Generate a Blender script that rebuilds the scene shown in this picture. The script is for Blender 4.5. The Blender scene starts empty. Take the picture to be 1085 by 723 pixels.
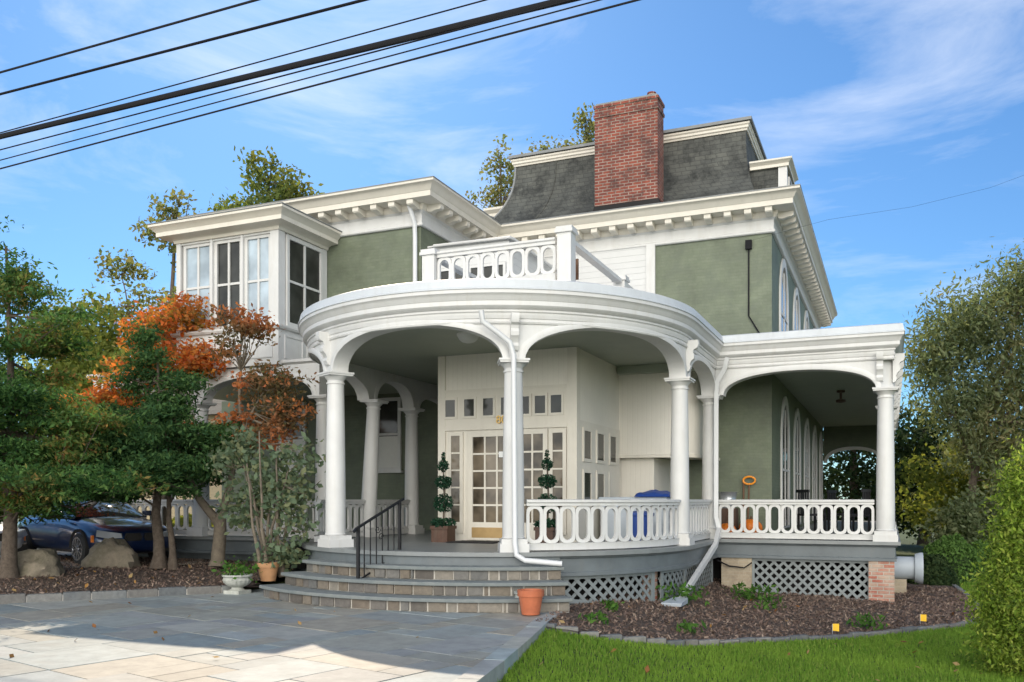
import bpy, math, random
import numpy as np
from mathutils import Vector, Matrix, noise as mnoise

R = math.radians
PI = math.pi
rng = np.random.default_rng(7)
random.seed(7)
scene = bpy.context.scene
COL = scene.collection

# ------------------------------------------------------------------ materials
def new_mat(name):
    m = bpy.data.materials.new(name); m.use_nodes = True
    nt = m.node_tree
    return m, nt, nt.nodes['Principled BSDF']

def N(nt, typ, **kw):
    n = nt.nodes.new(typ)
    for k, v in kw.items():
        if k in n.inputs.keys() if hasattr(n.inputs, 'keys') else False:
            n.inputs[k].default_value = v
        else:
            setattr(n, k, v)
    return n

def noise_node(nt, scale, detail=4, rough=.55, vec=None):
    n = nt.nodes.new('ShaderNodeTexNoise'); n.inputs['Scale'].default_value = scale
    n.inputs['Detail'].default_value = detail; n.inputs['Roughness'].default_value = rough
    if vec is not None: nt.links.new(vec, n.inputs['Vector'])
    return n

def ramp(nt, fac, stops):
    r = nt.nodes.new('ShaderNodeValToRGB'); e = r.color_ramp.elements
    while len(e) < len(stops): e.new(.5)
    for i, (p, c) in enumerate(stops):
        e[i].position = p; e[i].color = (c[0], c[1], c[2], 1)
    nt.links.new(fac, r.inputs['Fac']); return r

def mixc(nt, fac, a, b, blend='MIX'):
    m = nt.nodes.new('ShaderNodeMix'); m.data_type = 'RGBA'; m.blend_type = blend
    def s(sock, v):
        if hasattr(v, 'is_linked') or hasattr(v, 'links'): nt.links.new(v, sock)
        elif isinstance(v, (int, float)): sock.default_value = v
        else: sock.default_value = (v[0], v[1], v[2], 1)
    s(m.inputs['Factor'], fac); s(m.inputs['A'], a); s(m.inputs['B'], b)
    return m.outputs['Result']

def bump(nt, bsdf, height, strength=.3, dist=.01):
    b = nt.nodes.new('ShaderNodeBump'); b.inputs['Strength'].default_value = strength
    b.inputs['Distance'].default_value = dist
    nt.links.new(height, b.inputs['Height']); nt.links.new(b.outputs['Normal'], bsdf.inputs['Normal'])
    return b

def pos(nt):
    return nt.nodes.new('ShaderNodeNewGeometry').outputs['Position']

def objco(nt):
    return nt.nodes.new('ShaderNodeTexCoord').outputs['Object']

def wallvec(nt):
    """(x+y, z, 0): running length / height on axis aligned walls"""
    s = nt.nodes.new('ShaderNodeSeparateXYZ'); nt.links.new(pos(nt), s.inputs[0])
    a = nt.nodes.new('ShaderNodeMath'); a.operation = 'ADD'
    nt.links.new(s.outputs['X'], a.inputs[0]); nt.links.new(s.outputs['Y'], a.inputs[1])
    c = nt.nodes.new('ShaderNodeCombineXYZ'); nt.links.new(a.outputs[0], c.inputs['X']); nt.links.new(s.outputs['Z'], c.inputs['Y'])
    return c.outputs[0], a.outputs[0], s.outputs['Z']

def fract_of(nt, sock, period):
    d = nt.nodes.new('ShaderNodeMath'); d.operation = 'DIVIDE'; d.inputs[1].default_value = period; nt.links.new(sock, d.inputs[0])
    f = nt.nodes.new('ShaderNodeMath'); f.operation = 'FRACT'; nt.links.new(d.outputs[0], f.inputs[0])
    return f.outputs[0]

def paint(name, col, rough=.5, var=.06, scale=2.5, dirt=.0, bmp=.15, dirtcol=(.3, .28, .23)):
    m, nt, b = new_mat(name)
    p = pos(nt)
    n = noise_node(nt, scale, 6, .65, p)
    lo = [max(0, c * (1 - var)) for c in col]; hi = [min(1, c * (1 + var)) for c in col]
    r = ramp(nt, n.outputs['Fac'], [(.3, lo), (.7, hi)])
    c = r.outputs['Color']
    if dirt > 0:
        mp = nt.nodes.new('ShaderNodeMapping'); mp.inputs['Scale'].default_value = (5, 5, .7); nt.links.new(p, mp.inputs['Vector'])
        n2 = noise_node(nt, 1.6, 8, .7, mp.outputs[0])
        f = ramp(nt, n2.outputs['Fac'], [(.5, (0, 0, 0)), (.78, (dirt,) * 3)])
        c = mixc(nt, f.outputs['Color'], c, dirtcol)
    nt.links.new(c, b.inputs['Base Color'])
    b.inputs['Roughness'].default_value = rough
    n3 = noise_node(nt, 38, 3, .5, p)
    bump(nt, b, n3.outputs['Fac'], bmp, .004)
    return m

M = {}
M['white'] = paint('white_paint', (.60, .60, .585), .5, .06, 1.8, .42, .3, (.47, .44, .38))
M['cream'] = paint('cream_paint', (.645, .61, .53), .5, .05, 1.5, .26, .2, (.45, .40, .32))
M['grey'] = paint('grey_porch_paint', (.125, .145, .155), .45, .14, 3, .3, .2, (.17, .16, .14))
M['lattice'] = paint('grey_lattice_paint', (.20, .225, .23), .5, .1, 4, .2, .2, (.16, .16, .14))
M['floor'] = paint('porch_floor_paint', (.21, .225, .225), .4, .12, 3, .3, .2, (.2, .19, .17))
M['ceiling'] = paint('sage_ceiling_paint', (.30, .33, .265), .55, .06, 2, 0, .1)
M['iron'] = paint('black_iron', (.006, .006, .007), .55, .2, 12, 0, .2)
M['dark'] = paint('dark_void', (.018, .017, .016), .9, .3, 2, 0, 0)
M['alu'] = paint('white_aluminium', (.63, .64, .64), .35, .03, 3, .08, .05)
M['terracotta'] = paint('terracotta', (.43, .125, .055), .75, .15, 9, .25, .3, (.5, .35, .27))
M['terracotta_pale'] = paint('pale_terracotta', (.47, .25, .12), .75, .15, 9, .25, .3, (.5, .4, .3))
M['urn'] = paint('weathered_cast_stone', (.40, .41, .37), .85, .25, 9, .6, .5, (.2, .21, .17))
M['brown'] = paint('dark_brown_pot', (.08, .04, .025), .6, .2, 9, .2, .3)
M['tan'] = paint('tan_siding', (.42, .34, .21), .6, .05, 2, .1, .1)
M['rubber'] = paint('tyre_rubber', (.02, .02, .02), .8, .2, 20, 0, .3)
M['steel'] = paint('galvanised_steel', (.42, .44, .46), .35, .15, 14, 0, .1)
M['steel'].node_tree.nodes['Principled BSDF'].inputs['Metallic'].default_value = .7
M['chrome'] = paint('silver_alloy', (.6, .6, .62), .25, .05, 5, 0, 0)
M['chrome'].node_tree.nodes['Principled BSDF'].inputs['Metallic'].default_value = .9
M['pumpkin'] = paint('pumpkin_skin', (.75, .2, .02), .4, .12, 6, 0, .2)
M['orange'] = paint('orange_plastic', (.8, .28, .02), .45, .05, 6, 0, 0)
M['yellow'] = paint('yellow_plastic', (.85, .5, .02), .5, .05, 6, 0, 0)
M['bluetarp'] = paint('blue_tarp', (.02, .06, .26), .45, .15, 9, 0, .4)
M['greybin'] = paint('pale_grey_plastic', (.42, .47, .52), .5, .06, 5, 0, .1)
M['wood'] = paint('dark_wood', (.12, .06, .03), .6, .25, 12, 0, .3)
M['gold'] = paint('brass', (.42, .27, .08), .3, .12, 9, 0, .1)
M['gold'].node_tree.nodes['Principled BSDF'].inputs['Metallic'].default_value = .7
M['kick'] = paint('brass_kick_plate', (.40, .27, .12), .4, .1, 7, 0, .05)
M['kick'].node_tree.nodes['Principled BSDF'].inputs['Metallic'].default_value = .5
M['cable'] = paint('black_cable', (.004, .004, .006), .9, .1, 3, 0, 0)
M['roofmembrane'] = paint('pale_roof_membrane', (.54, .57, .59), .5, .06, 2, .2, .1)
M['roofedge'] = paint('grey_roof_metal', (.2, .21, .21), .5, .15, 4, .2, .1)
M['platec'] = paint('number_plate_gold', (.75, .36, .02), .5, .05, 6, 0, 0)
M['shade'] = paint('window_blind', (.62, .62, .58), .7, .04, 6, 0, .05)
M['card'] = paint('paper_card', (.75, .76, .75), .6, .03, 6, 0, 0)
M['mat'] = paint('black_doormat', (.015, .015, .016), .95, .3, 40, 0, .8)
M['roadway'] = paint('worn_concrete', (.34, .32, .29), .9, .15, 6, .2, .5)  # pale surface of the added bounce sheet
M['asphalt'] = paint('drive_gravel', (.30, .27, .22), .9, .2, 14, .2, .6)

def brickwall(name, c1, c2, mortar, bw=.21, rh=.072, msize=.008, bmp=.5, rough=.8, wvar=0.0, stain=None):
    m, nt, b = new_mat(name)
    v, u, z = wallvec(nt)
    t = nt.nodes.new('ShaderNodeTexBrick'); nt.links.new(v, t.inputs['Vector'])
    t.inputs['Scale'].default_value = 1; t.inputs['Brick Width'].default_value = bw; t.inputs['Row Height'].default_value = rh
    t.inputs['Mortar Size'].default_value = msize; t.inputs['Mortar Smooth'].default_value = .3; t.inputs['Bias'].default_value = -.1
    t.inputs['Color1'].default_value = (*c1, 1); t.inputs['Color2'].default_value = (*c2, 1); t.inputs['Mortar'].default_value = (*mortar, 1)
    p = pos(nt)
    n = noise_node(nt, 1.4, 8, .7, p)
    f = ramp(nt, n.outputs['Fac'], [(.30, (.66, .66, .66)), (.7, (1.2, 1.2, 1.18))])
    c = mixc(nt, 1.0, t.outputs['Color'], f.outputs['Color'], 'MULTIPLY')
    if stain:
        n4 = noise_node(nt, 2.3, 8, .75, p)
        fs = ramp(nt, n4.outputs['Fac'], [(.47, (0, 0, 0)), (.66, (stain[1],) * 3)])
        c = mixc(nt, fs.outputs['Color'], c, stain[0])
    nt.links.new(c, b.inputs['Base Color'])
    b.inputs['Roughness'].default_value = rough
    n2 = noise_node(nt, 30, 4, .6, p)
    ad = nt.nodes.new('ShaderNodeMath'); ad.operation = 'MULTIPLY_ADD'; ad.inputs[1].default_value = .25
    inv = nt.nodes.new('ShaderNodeMath'); inv.operation = 'SUBTRACT'; inv.inputs[0].default_value = 1.0
    nt.links.new(t.outputs['Fac'], inv.inputs[1])
    nt.links.new(n2.outputs['Fac'], ad.inputs[0]); nt.links.new(inv.outputs[0], ad.inputs[2])
    bump(nt, b, ad.outputs[0], bmp, .012)
    return m

g = (.150, .175, .120)
M['sage'] = brickwall('sage_painted_brick', g, (.132, .158, .104), (.134, .160, .106), bmp=.35, rough=.6, stain=((.115, .135, .10), .6))
M['brick'] = brickwall('red_chimney_brick', (.30, .07, .04), (.17, .04, .03), (.36, .28, .23), msize=.012, bmp=.9, stain=((.055, .03, .027), .9))
M['pierbrick'] = brickwall('pier_brick', (.40, .12, .08), (.45, .35, .27), (.45, .40, .34), msize=.011, bmp=.8, stain=((.48, .42, .34), .75))
M['tanpier'] = brickwall('rough_tan_masonry', (.44, .37, .27), (.40, .33, .24), (.46, .40, .31), bmp=.5, stain=((.22, .17, .12), .6))
M['slate'] = brickwall('slate_shingle', (.105, .108, .096), (.08, .084, .078), (.055, .058, .053), bw=.26, rh=.115, msize=.008, bmp=.5, stain=((.022, .024, .022), 1.0))

def siding(name, col, period, vertical=False, stren=.8, dirt=.1):
    m, nt, b = new_mat(name)
    v, u, z = wallvec(nt)
    f = fract_of(nt, u if vertical else z, period)
    p = pos(nt)
    n = noise_node(nt, 2.0, 6, .65, p)
    r = ramp(nt, n.outputs['Fac'], [(.3, [c * .93 for c in col]), (.7, col)])
    # dark joint line where boards meet
    j = ramp(nt, f, [(0, (.55, .55, .55)), (.09 if vertical else .07, (1, 1, 1))])
    c = mixc(nt, .25 if vertical else .55, r.outputs['Color'], mixc(nt, 1.0, r.outputs['Color'], j.outputs['Color'], 'MULTIPLY'))
    nt.links.new(c, b.inputs['Base Color']); b.inputs['Roughness'].default_value = .5
    if vertical:
        h = ramp(nt, f, [(0, (0, 0, 0)), (.1, (1, 1, 1)), (.93, (1, 1, 1)), (1, (0, 0, 0))])
        bump(nt, b, h.outputs['Color'], stren, .012)
    else:
        s = nt.nodes.new('ShaderNodeMath'); s.operation = 'SUBTRACT'; s.inputs[0].default_value = 1; nt.links.new(f, s.inputs[1])
        bump(nt, b, s.outputs[0], stren, .018)
    return m
M['clap'] = siding('white_clapboard', (.59, .595, .585), .145)
M['bead'] = siding('cream_beadboard', (.73, .695, .615), .105, True, .35)
M['tanclap'] = siding('tan_clapboard', (.46, .37, .22), .13)

def glass_mat(name, base, rough=.04, spec=.8, noise_amt=.5):
    m, nt, b = new_mat(name)
    p = pos(nt)
    n = noise_node(nt, 1.7, 3, .5, p)
    r = ramp(nt, n.outputs['Fac'], [(.35, [c * (1 - noise_amt) for c in base]), (.7, [c * (1 + noise_amt) for c in base])])
    nt.links.new(r.outputs['Color'], b.inputs['Base Color'])
    b.inputs['Roughness'].default_value = rough; b.inputs['IOR'].default_value = 1.6
    b.inputs['Specular IOR Level'].default_value = spec
    n2 = noise_node(nt, 1.1, 2, .5, p); bump(nt, b, n2.outputs['Fac'], .06, .03)
    return m
M['glass'] = glass_mat('window_glass', (.04, .042, .038), .06, .22)
M['bayglass'] = glass_mat('sunroom_glass', (.34, .42, .48), .04, .7, .3)  # pale sky reflection put into the pane colour
M['doorglass'] = glass_mat('door_glass', (.13, .105, .075), .06, .25, .75)
M['headglass'] = glass_mat('headlamp_lens', (.35, .37, .4), .05, 1.0, .3)
M['windscreen'] = glass_mat('car_glass', (.02, .025, .028), .03, 1.0, .2)

def carpaint(name, col):
    m, nt, b = new_mat(name)
    b.inputs['Base Color'].default_value = (*col, 1); b.inputs['Roughness'].default_value = .28
    b.inputs['Metallic'].default_value = .25
    b.inputs['Coat Weight'].default_value = 1; b.inputs['Coat Roughness'].default_value = .04
    n = noise_node(nt, 6, 3, .5, objco(nt)); bump(nt, b, n.outputs['Fac'], .03, .01)
    return m
M['bluecar'] = carpaint('blue_car_paint', (.004, .015, .06))
M['silvercar'] = carpaint('silver_car_paint', (.45, .46, .48))

def attr_stone(name, rough=.8, bmp=.4, nscale=5, gloss=False):
    m, nt, b = new_mat(name)
    a = nt.nodes.new('ShaderNodeAttribute'); a.attribute_name = 'tint'
    p = pos(nt)
    n = noise_node(nt, nscale, 8, .68, p)
    f = ramp(nt, n.outputs['Fac'], [(.3, (.72, .72, .72)), (.72, (1.22, 1.2, 1.17))])
    c = mixc(nt, 1.0, a.outputs['Color'], f.outputs['Color'], 'MULTIPLY')
    n5 = noise_node(nt, 1.1, 5, .6, p)
    f5 = ramp(nt, n5.outputs['Fac'], [(.52, (0, 0, 0)), (.72, (.35,) * 3)])
    c = mixc(nt, f5.outputs['Color'], c, (.21, .19, .155))
    nt.links.new(c, b.inputs['Base Color']); b.inputs['Roughness'].default_value = rough
    n2 = noise_node(nt, 22, 6, .65, p); bump(nt, b, n2.outputs['Fac'], bmp, .01)
    return m
M['slab'] = attr_stone('bluestone_slabs', .62, .25, 4)
M['block'] = attr_stone('stone_blocks', .85, .8, 14)

def rock(name, c1, c2, scale, bmp):
    m, nt, b = new_mat(name)
    p = pos(nt)
    n = noise_node(nt, scale, 8, .7, p)
    r = ramp(nt, n.outputs['Fac'], [(.3, c1), (.68, c2)])
    nt.links.new(r.outputs['Color'], b.inputs['Base Color']); b.inputs['Roughness'].default_value = .9
    n2 = noise_node(nt, scale * 5, 7, .7, p); bump(nt, b, n2.outputs['Fac'], bmp, .03)
    return m
M['boulder'] = rock('mossy_boulder', (.10, .095, .06), (.30, .25, .19), 3.0, .8)
M['tread'] = rock('bluestone_tread', (.14, .165, .17), (.22, .235, .225), 4.0, .3)
M['mortar'] = rock('pale_mortar', (.38, .36, .32), (.5, .47, .42), 12, .4)
M['grout'] = rock('dark_joint_sand', (.11, .105, .09), (.2, .185, .15), 16, .5)
M['bark'] = rock('bark', (.075, .055, .04), (.19, .15, .115), 14, 1.0)
M['barkgrey'] = rock('smooth_grey_bark', (.12, .10, .075), (.24, .20, .15), 9, .7)
M['mulchbase'] = rock('mulch_soil', (.06, .044, .036), (.16, .115, .09), 22, 1.0)
M['soil'] = rock('lawn_soil', (.035, .055, .015), (.07, .10, .025), 9, .6)
M['coping'] = rock('edge_stone', (.22, .23, .22), (.36, .36, .34), 9, .6)

def leafmat(name, cols, trans=.35, patch=None, pscale=1.2, pr=(.45, .6)):
    m = bpy.data.materials.new(name); m.use_nodes = True; nt = m.node_tree
    nt.nodes.clear()
    out = nt.nodes.new('ShaderNodeOutputMaterial')
    gi = nt.nodes.new('ShaderNodeNewGeometry')
    k = len(cols)
    r = ramp(nt, gi.outputs['Random Per Island'], [((i + .5) / k, c) for i, c in enumerate(cols)])
    c = r.outputs['Color']
    if patch:
        n = noise_node(nt, pscale, 3, .6, gi.outputs['Position'])
        r2 = ramp(nt, gi.outputs['Random Per Island'], [((i + .5) / len(patch), cc) for i, cc in enumerate(patch)])
        f = ramp(nt, n.outputs['Fac'], [(pr[0], (0, 0, 0)), (pr[1], (1, 1, 1))])
        c = mixc(nt, f.outputs['Color'], c, r2.outputs['Color'])
    d = nt.nodes.new('ShaderNodeBsdfPrincipled'); d.inputs['Roughness'].default_value = .75
    d.inputs['Specular IOR Level'].default_value = .08
    t = nt.nodes.new('ShaderNodeBsdfTranslucent')
    nt.links.new(c, d.inputs['Base Color'])
    tc = mixc(nt, 1.0, c, (1.5, 1.5, .9), 'MULTIPLY')
    nt.links.new(tc, t.inputs['Color'])
    mx = nt.nodes.new('ShaderNodeMixShader'); mx.inputs[0].default_value = trans
    nt.links.new(d.outputs[0], mx.inputs[1]); nt.links.new(t.outputs[0], mx.inputs[2]); nt.links.new(mx.outputs[0], out.inputs['Surface'])
    return m
M['lhinoki'] = leafmat('hinoki_foliage', [(.04, .10, .032), (.062, .14, .04), (.11, .205, .058), (.034, .08, .03)], .34, [(.12, .21, .055), (.30, .15, .055), (.20, .21, .06), (.09, .16, .045), (.10, .18, .05)], .75, (.5, .62))
M['lhinoki2'] = leafmat('dark_hinoki_foliage', [(.035, .085, .034), (.055, .12, .042), (.09, .165, .055)], .32)
M['lmaple'] = leafmat('orange_maple_leaves', [(.56, .17, .045), (.46, .115, .04), (.58, .26, .06), (.34, .11, .05)], .5, [(.27, .23, .06), (.4, .16, .04), (.14, .14, .04)], 1.1, (.5, .62))
M['lbronze'] = leafmat('bronze_maple_leaves', [(.14, .11, .06), (.18, .11, .06), (.11, .12, .055), (.22, .13, .07)], .4, [(.50, .18, .06), (.42, .13, .055), (.32, .14, .07)], .45, (.43, .52))
M['lshrub'] = leafmat('grey_green_leaves', [(.12, .17, .11), (.17, .225, .14), (.09, .135, .08), (.2, .22, .12)], .35)
M['lbg'] = leafmat('mid_green_leaves', [(.10, .15, .045), (.15, .20, .06), (.18, .2, .07)], .5, [(.12, .13, .03), (.16, .15, .035), (.08, .1, .03)], .7)
M['lsparse'] = leafmat('olive_leaves', [(.14, .17, .07), (.2, .21, .085), (.17, .15, .07)], .55)
M['lyellow'] = leafmat('yellow_green_leaves', [(.17, .20, .05), (.24, .25, .06), (.12, .16, .04)], .5)
M['lwillow'] = leafmat('willow_oak_leaves', [(.12, .16, .085), (.17, .21, .115), (.21, .235, .13), (.10, .13, .065)], .48, [(.24, .21, .11), (.21, .22, .11), (.16, .19, .09)], .5, (.52, .64))
M['larbor'] = leafmat('arborvitae_foliage', [(.21, .31, .045), (.29, .38, .055), (.12, .20, .035), (.40, .45, .09), (.09, .14, .03)], .4)
M['lmound'] = leafmat('clipped_shrub_leaves', [(.06, .12, .03), (.09, .17, .04), (.12, .21, .055)], .3)
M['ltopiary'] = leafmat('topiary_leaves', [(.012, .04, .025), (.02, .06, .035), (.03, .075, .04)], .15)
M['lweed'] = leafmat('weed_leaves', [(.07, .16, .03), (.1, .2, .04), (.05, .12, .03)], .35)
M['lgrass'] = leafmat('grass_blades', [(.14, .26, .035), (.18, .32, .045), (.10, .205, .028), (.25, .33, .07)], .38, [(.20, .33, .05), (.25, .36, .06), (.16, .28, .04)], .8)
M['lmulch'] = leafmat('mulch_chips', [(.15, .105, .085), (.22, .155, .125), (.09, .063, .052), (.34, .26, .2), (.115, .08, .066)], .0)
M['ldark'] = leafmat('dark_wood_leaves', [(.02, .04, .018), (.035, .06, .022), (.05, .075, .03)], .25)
M['litter'] = leafmat('fallen_leaves', [(.30, .16, .05), (.4, .28, .13), (.22, .10, .04)], .1)

# ------------------------------------------------------------------ mesh builder
class MB:
    def __init__(s): s.v = []; s.f = []; s.c = []      # c: per face tint (optional)
    def add(s, verts, faces, tint=None):
        k = len(s.v); s.v += [tuple(map(float, p)) for p in verts]
        s.f += [[i + k for i in f] for f in faces]
        s.c += [tint] * len(faces)
    def box(s, x0, x1, y0, y1, z0, z1, tint=None):
        s.add([(x0, y0, z0), (x1, y0, z0), (x1, y1, z0), (x0, y1, z0), (x0, y0, z1), (x1, y0, z1), (x1, y1, z1), (x0, y1, z1)],
              [(0, 3, 2, 1), (4, 5, 6, 7), (0, 1, 5, 4), (1, 2, 6, 5), (2, 3, 7, 6), (3, 0, 4, 7)], tint)
        return s
    def obox(s, o, u, v, w, a, b, c, tint=None):
        """box from corner o along unit vectors u,v,w with lengths a,b,c"""
        o, u, v, w = map(Vector, (o, u, v, w))
        P = [o, o + u * a, o + u * a + v * b, o + v * b]
        s.loops(P, [p + w * c for p in P], tint=tint); return s
    def loops(s, A, B, caps=True, tint=None):
        n = len(A); f = [(i, (i + 1) % n, (i + 1) % n + n, i + n) for i in range(n)]
        if caps: f += [tuple(range(n - 1, -1, -1)), tuple(range(n, 2 * n))]
        s.add(list(A) + list(B), f, tint); return s
    def rings(s, rings, closed=True, caps=(True, True), tint=None):
        n = len(rings[0]); V = [p for r in rings for p in r]; F = []
        for k in range(len(rings) - 1):
            for i in range(n if closed else n - 1):
                j = (i + 1) % n
                F.append((k * n + i, k * n + j, (k + 1) * n + j, (k + 1) * n + i))
        if closed and caps[0]: F.append(tuple(range(n - 1, -1, -1)))
        if closed and caps[1]: F.append(tuple(range((len(rings) - 1) * n, len(rings) * n)))
        s.add(V, F, tint); return s
    def tube(s, pts, rad, n=8, tint=None, square=False):
        pts = [Vector(p) for p in pts]; K = len(pts)
        if not callable(rad) and not hasattr(rad, '__len__'): rad = [rad] * K
        elif callable(rad): rad = [rad(i / (K - 1)) for i in range(K)]
        rings = []; up = None
        for i, p in enumerate(pts):
            d = (pts[min(i + 1, K - 1)] - pts[max(i - 1, 0)]).normalized()
            if up is None: up = Vector((0, 0, 1)) if abs(d.z) < .9 else Vector((1, 0, 0))
            a = d.cross(up)
            if a.length < 1e-4: a = d.cross(Vector((0, 1, 0)))
            a.normalize(); b = a.cross(d).normalized(); up = b
            off = PI / 4 if square else 0
            rings.append([p + (a * math.cos(2 * PI * j / n + off) + b * math.sin(2 * PI * j / n + off)) * rad[i] for j in range(n)])
        s.rings(rings, tint=tint); return s
    def lathe(s, c, prof, n=24, sq=None, tint=None):
        rings = []
        for r, z in prof:
            rings.append([(c[0] + r * math.cos(2 * PI * j / n), c[1] + r * math.sin(2 * PI * j / n), c[2] + z) for j in range(n)])
        s.rings(rings, tint=tint); return s
    def sweep(s, path, prof, closedprof=True, closedpath=False, tint=None):
        """path: 2D polyline; prof: (offset to the outside(right), z)"""
        P = [Vector(p) for p in path]; n = len(P); rings = []
        for i in range(n):
            if closedpath: a, b = P[i - 1], P[(i + 1) % n]
            else: a, b = P[max(i - 1, 0)], P[min(i + 1, n - 1)]
            d1 = (P[i] - a); d2 = (b - P[i])
            if d1.length < 1e-6: d1 = d2
            if d2.length < 1e-6: d2 = d1
            d1.normalize(); d2.normalize()
            n1 = Vector((d1.y, -d1.x)); n2 = Vector((d2.y, -d2.x)); m = n1 + n2
            m = m / max(m.dot(n1), .2) if m.length > 1e-6 else n1
            rings.append([(P[i].x + m.x * o, P[i].y + m.y * o, z) for o, z in prof])
        if closedpath: rings.append(rings[0])
        s.rings(rings, closed=closedprof, caps=(not closedpath, not closedpath), tint=tint); return s

WP = {}
def link(name, me, parent=None, wloc=(0, 0, 0), rot=(0, 0, 0), scale=None):
    o = bpy.data.objects.new(name, me); COL.objects.link(o)
    w = Vector(wloc)
    if parent is not None:
        o.parent = parent; o.location = w - WP[parent.name]
    else: o.location = w
    o.rotation_euler = rot
    if scale: o.scale = scale
    WP[o.name] = w
    return o

def mesh_of(name, mb, mat, smooth=35):
    me = bpy.data.meshes.new(name)
    me.from_pydata(mb.v, [], mb.f); me.materials.append(mat)
    if any(c is not None for c in mb.c):
        a = me.attributes.new('tint', 'FLOAT_COLOR', 'FACE')
        a.data.foreach_set('color', np.array([(*(c or (.3, .3, .3)), 1) for c in mb.c], dtype=np.float32).ravel())
    import bmesh
    bm = bmesh.new(); bm.from_mesh(me); bmesh.ops.recalc_face_normals(bm, faces=bm.faces); bm.to_mesh(me); bm.free()
    if smooth:
        me.shade_smooth(); me.set_sharp_from_angle(angle=R(smooth))
    return me

def part(name, mb, mat, parent=None, smooth=35, local=False, bevel=0):
    """build one mesh object; vertices are given in world space, origin moved to the mesh's own base"""
    A = np.array(mb.v); lo, hi = A.min(0), A.max(0)
    c = np.array([(lo[0] + hi[0]) / 2, (lo[1] + hi[1]) / 2, lo[2]])
    mb.v = [tuple(p) for p in (A - c)]
    me = mesh_of(name, mb, mat, smooth)
    o = link(name, me, parent, c)
    if bevel:
        b = o.modifiers.new('bevel', 'BEVEL'); b.width = bevel; b.segments = 2; b.limit_method = 'ANGLE'; b.angle_limit = R(40)
    return o

def empty(name, loc, label, cat, group=None):
    o = link(name, None, None, loc); o.empty_display_size = .3
    return tag(o, label, cat, group)

def tag(o, label, cat, group=None):
    o['label'] = label; o['category'] = cat
    if group: o['group'] = group
    return o

def structure(o): o['kind'] = 'structure'; return o
def stuff(o, label=None, cat=None):
    o['kind'] = 'stuff'
    if label: o['label'] = label; o['category'] = cat
    return o

def smooth01(a, b, x):
    t = np.clip((x - a) / (b - a), 0, 1); return t * t * (3 - 2 * t)

def quads_mesh(name, C, T, B, mat):
    """leaf diamonds: centre C, half-length vector T, half-width vector B (arrays n x 3)"""
    n = len(C); V = np.empty((n, 4, 3), np.float32)
    V[:, 0] = C - T; V[:, 1] = C + B - T * .1; V[:, 2] = C + T; V[:, 3] = C - B - T * .1
    me = bpy.data.meshes.new(name)
    me.vertices.add(n * 4); me.vertices.foreach_set('co', V.ravel())
    me.loops.add(n * 4); me.loops.foreach_set('vertex_index', np.arange(n * 4, dtype=np.int32))
    me.polygons.add(n); me.polygons.foreach_set('loop_start', np.arange(0, n * 4, 4, dtype=np.int32))
    me.materials.append(mat); me.update(calc_edges=True); me.validate()
    return me

def unit(a): return a / np.maximum(np.linalg.norm(a, axis=1, keepdims=True), 1e-6)

def leaf_vectors(n, size, aspect, up=.4, droop=0.0, var=.6):
    nr = rng.normal(size=(n, 3)); nr[:, 2] += up * np.sign(rng.normal(size=n) + 1.2); nr = unit(nr)
    t = rng.normal(size=(n, 3)); t[:, 2] -= droop; t = unit(t - nr * np.sum(t * nr, 1, keepdims=True))
    b = np.cross(nr, t)
    s = size * (1 + var * (rng.random((n, 1)) - .5) * 2) * .5
    return t * s, b * s * aspect

# ------------------------------------------------------------------ paths
class Path:
    def __init__(s, pts, step=.12):
        P = [Vector(p) for p in pts]; out = []
        for a, b in zip(P[:-1], P[1:]):
            k = max(1, int((b - a).length / step))
            for i in range(k): out.append(a.lerp(b, i / k))
        out.append(P[-1]); s.p = out
        s.c = [0]
        for a, b in zip(out[:-1], out[1:]): s.c.append(s.c[-1] + (b - a).length)
        s.L = s.c[-1]
    def at(s, d):
        d = min(max(d, 0), s.L)
        import bisect
        i = min(max(bisect.bisect_right(s.c, d) - 1, 0), len(s.p) - 2)
        t = (d - s.c[i]) / (s.c[i + 1] - s.c[i])
        p = s.p[i].lerp(s.p[i + 1], t)
        e = .05; j0 = s.p[i]; j1 = s.p[i + 1]
        tg = (j1 - j0).normalized()
        return p, Vector((tg.y, -tg.x)), tg
    def near(s, q):
        q = Vector(q); best = min(range(len(s.p)), key=lambda i: (s.p[i] - q).length)
        return s.c[best]
    def sub(s, a, b):
        r = [s.at(a + 1e-4)[0]] + [p for p, c in zip(s.p, s.c) if a + .01 < c < b - .01] + [s.at(b - 1e-4)[0]]
        return r
    def w(s, d, z, o=0.0):
        p, n, t = s.at(d); return (p.x + n.x * o, p.y + n.y * o, z)

# ================================================================== HOUSE
HP = (-6.0, 20.0, 0.0)
house = empty('house', HP, 'large sage green and white two storey Victorian house with a round columned porch', 'house')
CX, CY, CR = -6.98, 15.78, 3.50
FL = .80; ZC = 3.77; ZT = 4.45
XL, XR = CX - CR, CX + CR
GX, GY, YE = -.10, 18.68, 36.5
MX, MY = -2.45, 20.5            # corner of the main brick block
WX, WY = -9.43, 17.0            # corner of the upper left wing

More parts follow.
